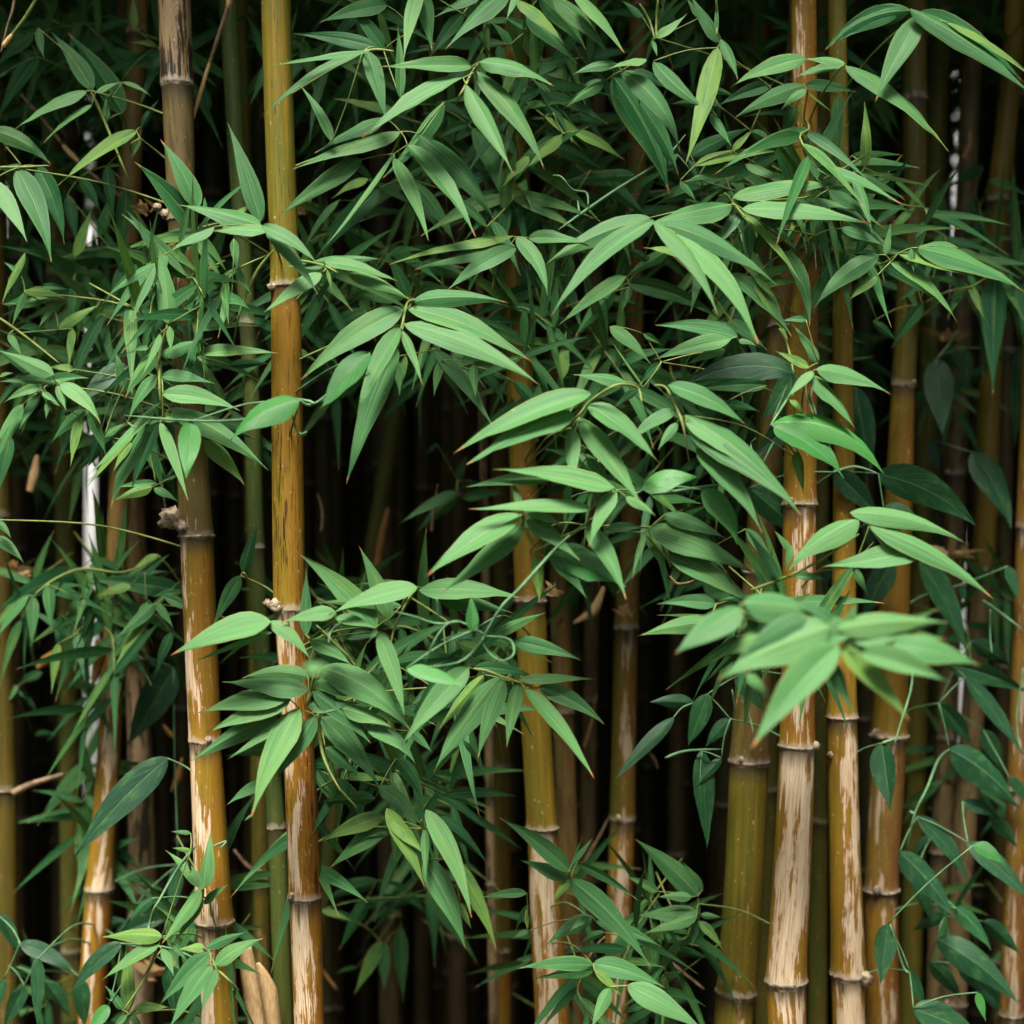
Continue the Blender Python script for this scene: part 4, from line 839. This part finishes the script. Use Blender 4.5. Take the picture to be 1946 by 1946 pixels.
spray('dark hanging vine leaves left of the olive green culm, lower right', .08, 'S3', '''
1290 1270 1320 1820 140 0 M; 1320 950 1210 1250 145 0 D; 1240 1000 990 995 92 8 D; 1450 1090 1310 1250 110 8 D; 1400 1310 1245 1480 60 5 M; 1280 1460 1285 1610 40 0 Y; 1130 1080 790 1445 84 10 M; 1480 850 1640 1050 130 10 D; S4 600 840 630 1300 90 0 D''', True, 'S3 1080 1310 1200 1270 1400 1260; !S3 1510 980 1560 1080 1580 1170; !S3 1460 920 1480 1060')
spray('large lance-shaped vine leaf lying across the mottled culm, lower left', .1, 'S1', '''945 1310 415 1875 205 25 M''', True)
spray('dark vine leaves hanging in the shade at lower left', .4, 'S1', '''980 800 720 1240 235 0 D; 690 690 580 910 140 0 D; T1 720 1220 960 1190 120 20 D; 860 1300 1250 1160 170 30 M; 1310 760 1250 1150 125 0 M''', True)
spray('dark vine leaves at the bottom left corner', .22, 'T1', '''150 1340 560 1550 125 20 M; 290 1400 560 1560 110 10 D; -20 1130 140 1440 130 20 D; 180 1650 30 1960 165 0 D; 600 1600 620 1970 190 0 D; 30 1600 -40 1850 130 0 M; 330 1620 520 1900 180 8 K; 60 1500 200 1600 120 8 K''', True, 'T1 130 1330 280 1400 420 1440; T1 300 1540 420 1545 520 1580')
spray('upright pale-edged vine leaf in the bottom left corner', .05, 'T1', '''280 1450 275 1960 115 0 M''', True)
spray('broad vine leaves below the pale rosette at bottom left', .06, 'T1', '''890 1340 520 1700 145 25 M; 800 1800 640 2010 200 10 B; 1240 1500 1290 1900 190 0 D''', True)
spray('thin vine with one curled leaf climbing at bottom left', -.03, 'T1', '''1120 1010 950 1180 75 14 M''', True, 'T1 1440 620 1300 800 1160 1040 1130 1080; T1 1130 1080 1100 1200 1070 1290 1030 1390; !T1 1130 1080 1140 1180 1100 1195; !T1 1380 740 1400 800 1385 830; !T1 1560 630 1660 590 1620 640; !T1 890 1650 820 1760 780 1740')
spray('straight bluish vine stem with curling tendrils, upper centre right', .05, 'R3', '''850 870 790 950 60 5 M; 960 1010 900 880 40 10 M''', True, 'R3 180 1300 480 1090 770 905 900 760; !R3 350 1160 340 1090 260 1070 200 1000 150 990; !R3 300 1200 290 1130; !R3 1030 900 970 1000 960 930; !R3 1000 520 1010 430 1060 390; !R3 1120 1190 1200 1290 1220 1370')
# ------------------------------------------------------------------ filler twigs deeper in the grove: a small kit copied
def kit_leaf(parent, base, direction, length, width, rnd, vine=False):
    d = direction.normalized(); mp = base+d*length*.5+Vector((0, 0, .07*length)); T_ = base+d*length+Vector((0, 0, -.06*length))
    sp = lambda v: base*(1-v)**2+mp*2*v*(1-v)+T_*v*v
    def fr(v):
        t = ((mp-base)*(1-v)+(T_-mp)*v).normalized(); n = Vector((rnd0, -.9, rnd1)); n = (n-t*t.dot(n)).normalized(); return t.cross(n), n
    rnd0 = rnd.uniform(-.5, .5); rnd1 = rnd.uniform(-.25, .4)
    v_, f_, u_ = leaf_geo(SH_B, 3, width/2, sp, lambda v: fr(v)[0], lambda v: fr(v)[1], .15, .08, rnd.random()*40)
    o = mesh_obj('leaf', v_, f_, M_LEAF, parent, {'UVMap': u_}); o['pale'] = rnd.choice([0, 0, .12]); o['yellow'] = rnd.choice([0, .1, .5]); return o
KITS = []
for k in range(7):
    rnd = random.Random(100+k)
    root = empty('bamboo_branch', (0, 0, 0), 'small shaded bamboo twig deep among the culms', 'bamboo branch', 'shaded twigs deep among the culms')
    ax = [Vector((0, 0, 0)), Vector((rnd.uniform(-.03, .03), -.03, -.02)), Vector((rnd.uniform(-.07, .07), -.06, -.07))]
    nl = 6+k; bs = []
    for i in range(nl):
        t = i/(nl-1); b = ax[0].lerp(ax[1], t*2) if t < .5 else ax[1].lerp(ax[2], t*2-1)
        a = rnd.uniform(.15, 1.25)*(1 if i % 2 else -1)+ (rnd.uniform(1.6, 2.4)*(1 if i % 2 else -1) if rnd.random() < .25 else 0)
        dr = Vector((math.sin(a), -rnd.uniform(.0, .5), -math.cos(a)*rnd.uniform(.5, 1)))
        kit_leaf(root, b, dr, rnd.uniform(.10, .20), rnd.uniform(.014, .023), rnd)
    pts = smooth_poly([Vector((rnd.uniform(-.03, .03), .12, .05))]+ax, 4)
    v_, f_ = tube_geo(pts, [.0015]*len(pts), 5); mesh_obj('twig', v_, f_, M_TWIG, root)
    KITS.append((root, list(root.children)))
used = set()
def place_kit(k, loc, rz, ry, s, label=None, group=None):
    root, ch = KITS[k]
    if k in used:
        o = root.copy(); col.objects.link(o)
        for c in ch:
            d = c.copy(); col.objects.link(d); d.parent = o
    else: o = root; used.add(k)
    o.location = loc; o.rotation_euler = (0, ry, rz); o.scale = (s, s, s)
    py = 973-(loc.z-ZC)/((D0+loc.y)*TAN/973); band = ['near the top edge', 'in the upper part', 'above the middle', 'below the middle', 'low in the photo', 'near the bottom edge'][max(0, min(5, int(py/325)))]
    lv = ['six', 'seven', 'eight', 'nine', 'ten', 'eleven', 'twelve'][k]; side = 'leaning left' if ry > 0 else 'leaning right'
    o['label'] = unique('%s-leaved twig '+beside(loc)+', '+band+'%s', [(lv, ''), (lv, ', '+side), (lv, ', small'), (lv, ', drooping')])
    return o
BOX = [(0, 0, 330, 480, 11, .3, .9), (340, 150, 520, 600, 4, .4, .8), (580, 0, 1050, 480, 14, .25, .6), (1000, 0, 1500, 480, 14, .25, .7), (580, 480, 1000, 720, 8, .25, .6), (1000, 480, 1480, 900, 13, .22, .55),
       (1550, 0, 1946, 480, 7, .5, 1.0), (1600, 440, 1946, 760, 8, .55, 1.0), (0, 420, 340, 780, 11, .3, .8), (0, 760, 330, 1050, 9, .5, 1.0), (230, 560, 520, 760, 5, .3, .6), (1050, 880, 1480, 1060, 6, .3, .6), (560, 1000, 700, 1180, 3, .4, .7),
       (600, 1170, 1000, 1480, 7, .3, .6), (0, 1080, 340, 1280, 8, .5, .95), (590, 1400, 900, 1640, 5, .35, .7), (1040, 1640, 1380, 1946, 8, .3, .7), (1700, 1000, 1946, 1400, 4, .6, 1.), (0, 1780, 480, 1946, 5, .45, .8)]
BOX = [(a, b, c, d, max(1, round(n*.68)), e, f) for a, b, c, d, n, e, f in BOX]
BOX += [(560, 0, 1480, 480, 17, .22, .5), (560, 400, 1000, 640, 6, .15, .4), (1000, 420, 1480, 740, 11, .2, .45), (1050, 740, 1480, 1000, 6, .18, .4), (0, 60, 300, 520, 5, .4, .7), (0, 480, 280, 780, 6, .25, .5), (240, 380, 480, 640, 4, -.05, .06),
        (1380, 60, 1720, 460, 9, .08, .3), (1600, 420, 1946, 620, 6, .3, .6), (580, 1120, 950, 1380, 9, .05, .3), (610, 1400, 860, 1560, 4, .05, .3), (1300, 1090, 1560, 1240, 3, -.1, .0), (1080, 1640, 1330, 1850, 5, .1, .3), (230, 1650, 420, 1900, 3, .1, .2),
        (110, 40, 240, 540, 9, .5, 1.), (20, 1090, 300, 1240, 4, .3, .6), (150, 1060, 200, 1200, 3, .35, .4), (155, 660, 195, 860, 4, .3, .7), (150, 1280, 200, 1330, 1, .4, .5), (150, 1440, 200, 1600, 3, .45, .8), (1700, 1420, 1946, 1900, 4, .5, .8), (940, 60, 1030, 480, 5, .12, .24), (950, 560, 1040, 720, 2, .14, .24), (1490, 120, 1570, 420, 4, .0, .1), (1570, 300, 1620, 600, 2, .05, .15), (310, 420, 380, 760, 3, -.02, .05), (1060, 0, 1200, 500, 4, .3, .45)]
rk = random.Random(77); n_k = 0
for (x0, y0, x1, y1, n, d0, d1) in BOX:
    for i in range(n):
        d = rk.uniform(d0, d1)
        p = P(rk.uniform(x0, x1), rk.uniform(y0, y1), d)
        if any(abs(973+p.x/((D0+d)*TAN/973)-q) < 55 for q in (175,)) and p.z < 1.75 and x1-x0 > 60: continue
        place_kit(n_k % 7, p, rk.uniform(-.9, .9), rk.uniform(-.7, .7), rk.uniform(.8, 1.15)); n_k += 1

# ------------------------------------------------------------------ dry things
def strip(name, pts, widths, y, mat, label=None, cat=None, parent=None, curl=.5, group=None):
    ps = smooth_poly([P(a, b, y) for a, b in pts], 6); o0 = ps[0].copy(); n = len(ps); vs_, fs, uv = [], [], []
    for i, p in enumerate(ps):
        t = (ps[min(i+1, n-1)]-ps[max(i-1, 0)]).normalized(); s = t.cross(Vector((0, -1, 0))).normalized()
        f = i/(n-1)*(len(widths)-1); a = int(min(f, len(widths)-2)); w = W(widths[a]+(widths[a+1]-widths[a])*(f-a), y)/2
        for k in range(5):
            e = (k-2)/2; vs_.append(tuple(p-o0+s*w*e+Vector((0, 1, 0))*(curl*w*e*e+.0015*mnoise.noise(p*40)))); uv.append((.5+e/2, i/n))
    for j in range(n-1):
        for k in range(4): a = j*5+k; fs.append((a, a+1, a+6, a+5))
    o = mesh_obj(name, vs_, fs, mat, None, {'UVMap': uv}); o.location = o0; sol = o.modifiers.new('thick', 'SOLIDIFY'); sol.thickness = .0012
    o['label'] = label; o['category'] = cat
    if group: o['group'] = group
    return o
def rod(name, pts, widths, y, mat, label, cat, sheaths=()):
    ps = smooth_poly([P(a, b, y) for a, b in pts], 6); n = len(ps); o0 = ps[0].copy()
    root = empty(name, o0, label, cat)
    rad = [W(interp(C(*sum(([i/(len(widths)-1), w] for i, w in enumerate(widths)), [])), i/(n-1)), y)/2 for i in range(n)]
    v_, f_ = tube_geo([p-o0 for p in ps], rad, 7); mesh_obj('stalk', v_, f_, mat, root)
    for (a, b, w) in sheaths:
        i0, i1 = int(a*(n-1)), max(int(a*(n-1))+1, int(b*(n-1))); seg = [p-o0 for p in ps[i0:i1+1]]; m = len(seg)
        v_, f_ = tube_geo(seg, [W(w, y)/2*(1-.45*abs(2*i/(m-1)-1)**3) for i in range(m)], 7); mesh_obj('sheath', v_, f_, M_DRY, root)
    return root
strip('dry_sheath', [(466, 1800), (472, 1860), (488, 1965)], [22, 34, 36], .1, M_DRY, 'tan dry sheath blade standing at the bottom edge left of the golden culm', 'dry sheath')
strip('dry_sheath', [(489, 1830), (505, 1885), (512, 1965)], [6, 40, 46], .13, M_DRY, 'wider tan dry sheath tucked behind the narrow one at the bottom edge', 'dry sheath')
strip('dry_leaf', [(70, 865), (64, 900), (55, 935)], [6, 20, 14], .5, M_DRY, 'brown dry leaf tip hanging at the left edge below the pale cluster', 'dry leaf')
strip('dry_leaf', [(105, 1240), (85, 1256), (70, 1270)], [12, 20, 8], .55, M_DRYLEAF, 'orange dry leaf lying on a twig at the lower left edge', 'dry leaf')
strip('dry_leaf', [(346, 1440), (338, 1475), (325, 1505)], [4, 16, 3], .6, M_DRYLEAF, 'small curled brown leaf hanging left of the weathered culm', 'dry leaf')
strip('dry_leaf', [(310, 1378), (322, 1394), (330, 1403)], [4, 10, 2], .62, M_DRYLEAF, 'tiny orange leaf fragment left of the weathered culm', 'dry leaf')
strip('dry_sheath', [(738, 965), (725, 1020), (714, 1090)], [6, 15, 14], .7, M_DRYLEAF, 'thin brown sheath standing in the dark gap below the big middle fan', 'dry sheath')
strip('dry_sheath', [(1148, 1115), (1128, 1160), (1090, 1184)], [6, 20, 4], .45, M_DRY, 'curved pale dry sheath left of the tan-streaked culm node', 'dry sheath')
strip('dry_leaf', [(188, 1215), (186, 1250), (176, 1300)], [14, 26, 4], .4, M_DRYLEAF, 'orange brown dead leaf hanging in front of the white slit', 'dry leaf')
strip('dry_sheath', [(1806, 1470), (1800, 1540), (1793, 1610)], [20, 32, 28], .8, M_DEADTWIG, 'brown loose sheath peeling from a culm, lower right behind the vine', 'dry sheath')
rod('dry_twig', [(25, 1507), (60, 1490), (120, 1472)], [16, 12, 9], .42, M_DEADTWIG, 'broken dry branch stub sticking right from the left edge culm', 'dry twig')
rod('dry_twig', [(440, -10), (425, 40), (395, 130), (362, 240), (338, 310), (320, 352)], [8, 8, 6, 5, 4], .12, M_DEADTWIG, 'long jointed dead twig leaning beside the weathered culm at the top', 'dry twig', [(0, .16, 12), (.36, .63, 8)])
rod('dry_twig', [(5, 90), (20, 70), (50, 30), (80, -20)], [3, 6, 7, 7], .05, M_TWIG, 'pale bent twig in the top left corner', 'dry twig', [(0, .4, 10)])
rod('dry_twig', [(2, 100), (14, 50), (24, 20), (28, -10)], [4, 4, 6, 5], .07, M_DEADTWIG, 'thin dark twig in the top left corner', 'dry twig')
rod('dry_twig', [(40, 180), (100, 250), (130, 288), (180, 335), (235, 378), (250, 390)], [5, 6, 5, 5, 5, 3], .35, M_DEADTWIG, 'long slanting dead twig with papery joints, upper left', 'dry twig', [(.35, .5, 10), (.85, 1, 8)])
rod('dry_twig', [(445, 1615), (470, 1645), (490, 1655), (512, 1660)], [5, 7, 8, 6], .5, M_DEADTWIG, 'dry twig meeting the dark olive culm node, lower left', 'dry twig')
rod('dry_twig', [(1273, 1095), (1290, 1110), (1325, 1100), (1340, 1075)], [4, 6, 5, 3], -.1, M_DEADTWIG, 'bent brown twig under the centre right leaf mass', 'dry twig')
rod('dry_twig', [(1275, 1830), (1300, 1850), (1338, 1880)], [7, 6, 4], .3, M_DEADTWIG, 'brown twig slanting down among the low right star leaves', 'dry twig')
rod('dry_twig', [(1119, 1820), (1135, 1795), (1150, 1780)], [4, 4, 3], .2, M_DEADTWIG, 'short straw coloured twig beside the central culm base', 'dry twig')
def ragged(label, cx, cy, y, s, seed):
    rnd = random.Random(seed); vs_, fs = [], []
    for i in range(12):
        b = Vector((rnd.uniform(-1, 1)*s, rnd.uniform(-.4, .4)*s, rnd.uniform(-.5, .3)*s)); a = rnd.uniform(-1.4, 1.4)
        d = Vector((math.sin(a), -rnd.uniform(.1, .9), math.cos(a)))*s*rnd.uniform(.8, 2.0); sd = d.cross(Vector((rnd.uniform(-1, 1), 1, .2))).normalized()*s*rnd.uniform(.12, .3)
        k = len(vs_)
        for t, w in ((0, .7), (.35, 1), (.7, .7), (1, .08)):
            p = b+d*t+Vector((0, 0, -.3*s*t*t)); vs_ += [tuple(p-sd*w), tuple(p+sd*w)]
        for j in range(3): fs.append((k+2*j, k+2*j+1, k+2*j+3, k+2*j+2))
    o = mesh_obj('sheath_tuft', vs_, fs, M_DRY, None); o.location = P(cx, cy, y); o['label'] = label; o['category'] = 'dry sheath'
ragged('tuft of torn sheath at a node of the weathered culm, upper left', 290, 402, .17, .016, 1)
ragged('large torn orange sheath tuft at the left edge, just below the middle', 22, 1085, .45, .03, 2)
ragged('ragged dry sheath tuft beside the slanting culm, right', 1815, 1055, .55, .026, 3)
ragged('dry sheath splinters on the tan-streaked culm upper node', 1190, 1165, .44, .014, 4)
ragged('dry sheath scraps on the dark culm node at far right, upper', 1690, 420, .5, .018, 5)
ragged('torn sheath at the base of the grey dead culm, bottom left', 285, 1850, .5, .03, 6)
ragged('dry scraps behind the golden culm right side, upper', 580, 400, .3, .018, 7)
ragged('pale splintered tuft on the central golden culm node', 1050, 1125, .2, .014, 8)
ragged('brown scraps in the dark beside the right edge culm', 1800, 640, .7, .022, 9)

# ------------------------------------------------------------------ unseen leaf masses around the frame, added to block light
def leaf_mass(name, boxes, seed, label_kind, big=1.0):
    rnd = random.Random(seed); vs_, fs = [], []
    for (x0, x1, y0, y1, z0, z1, n) in boxes:
        for i in range(n):
            c = Vector((rnd.uniform(x0, x1), rnd.uniform(y0, y1), rnd.uniform(z0, z1)))
            a = rnd.uniform(0, 6.283); L = rnd.uniform(.10, .20)*big; w = rnd.uniform(.012, .02)*big
            d = Vector((math.cos(a), math.sin(a), rnd.uniform(-.8, .1))).normalized()
            s = d.cross(Vector((rnd.uniform(-.5, .5), rnd.uniform(-.5, .5), 1))).normalized()*w
            k = len(vs_); vs_ += [tuple(c), tuple(c+d*L*.35+s), tuple(c+d*L*.35-s), tuple(c+d*L+Vector((0, 0, -.03)))]
            fs += [(k, k+2, k+3, k+1)]
    o = mesh_obj(name, vs_, fs, M_LEAF, None, {'UVMap': [(.5, 0), (1, .35), (0, .35), (.5, .94)]*(len(vs_)//4)}, False)
    o['kind'] = 'stuff'; o['pale'] = .1; o['yellow'] = .1; o['label'] = label_kind; return o
leaf_mass('sky_block_foliage', [(-15, 15, -8.5, -7.0, 0, 10.5, 10000), (-6.5, -4.5, -7, 2.5, 0, 8.5, 3500), (4.5, 6.5, -7, 2.5, 0, 8.5, 3500)], 4, 'unseen leaf mass added behind and beside the viewer to block low sky', 5.0)  # unseen foliage added to keep low front and side sky off the grove
leaf_mass('shading_crowns', [(-2.6, 2.6, -.16, 2.8, 2.55, 3.5, 29000), (-2.6, 2.6, 1.8, 2.8, 3.2, 4.2, 9000), (-2.8, -1.6, .2, 2.2, .2, 2.6, 11000), (1.6, 2.8, .2, 2.2, .2, 2.6, 11000)], 3, 'unseen bamboo crowns added over and beside the grove to shade it')  # unseen crowns, edges set to keep top and side light out

# thin dead twigs leaning in the dark between the culms
rt = random.Random(9); TW = [(610, 1010), (700, 1180), (820, 1010), (770, 1560), (1250, 1460), (1110, 1420), (640, 420), (1060, 700), (1080, 420), (1180, 640), (1760, 780), (1830, 300), (250, 1180), (420, 1650), (230, 250), (1700, 620), (880, 1790), (640, 1880), (1110, 1640), (90, 1180), (1640, 330), (540, 1780)]
for i, (a, b) in enumerate(TW):
    an = rt.uniform(-1.2, 1.2); L = rt.uniform(45, 120); y = rt.uniform(.45, .75)
    q = P(a, b, y)
    rod('dry_twig', [(a, b), (a+math.sin(an)*L*.5+rt.uniform(-8, 8), b-math.cos(an)*L*.5), (a+math.sin(an)*L, b-math.cos(an)*L)], [6, 5, 2], y, M_DRYLEAF if i % 2 else M_DEADTWIG,
        unique('%s dead twig leaning '+('left' if an < 0 else 'right')+' in the dark '+beside(q), [('rusty' if i % 2 else 'brown',), ('short rusty' if i % 2 else 'short brown',), ('thin',), ('bare',)]), 'dry twig')
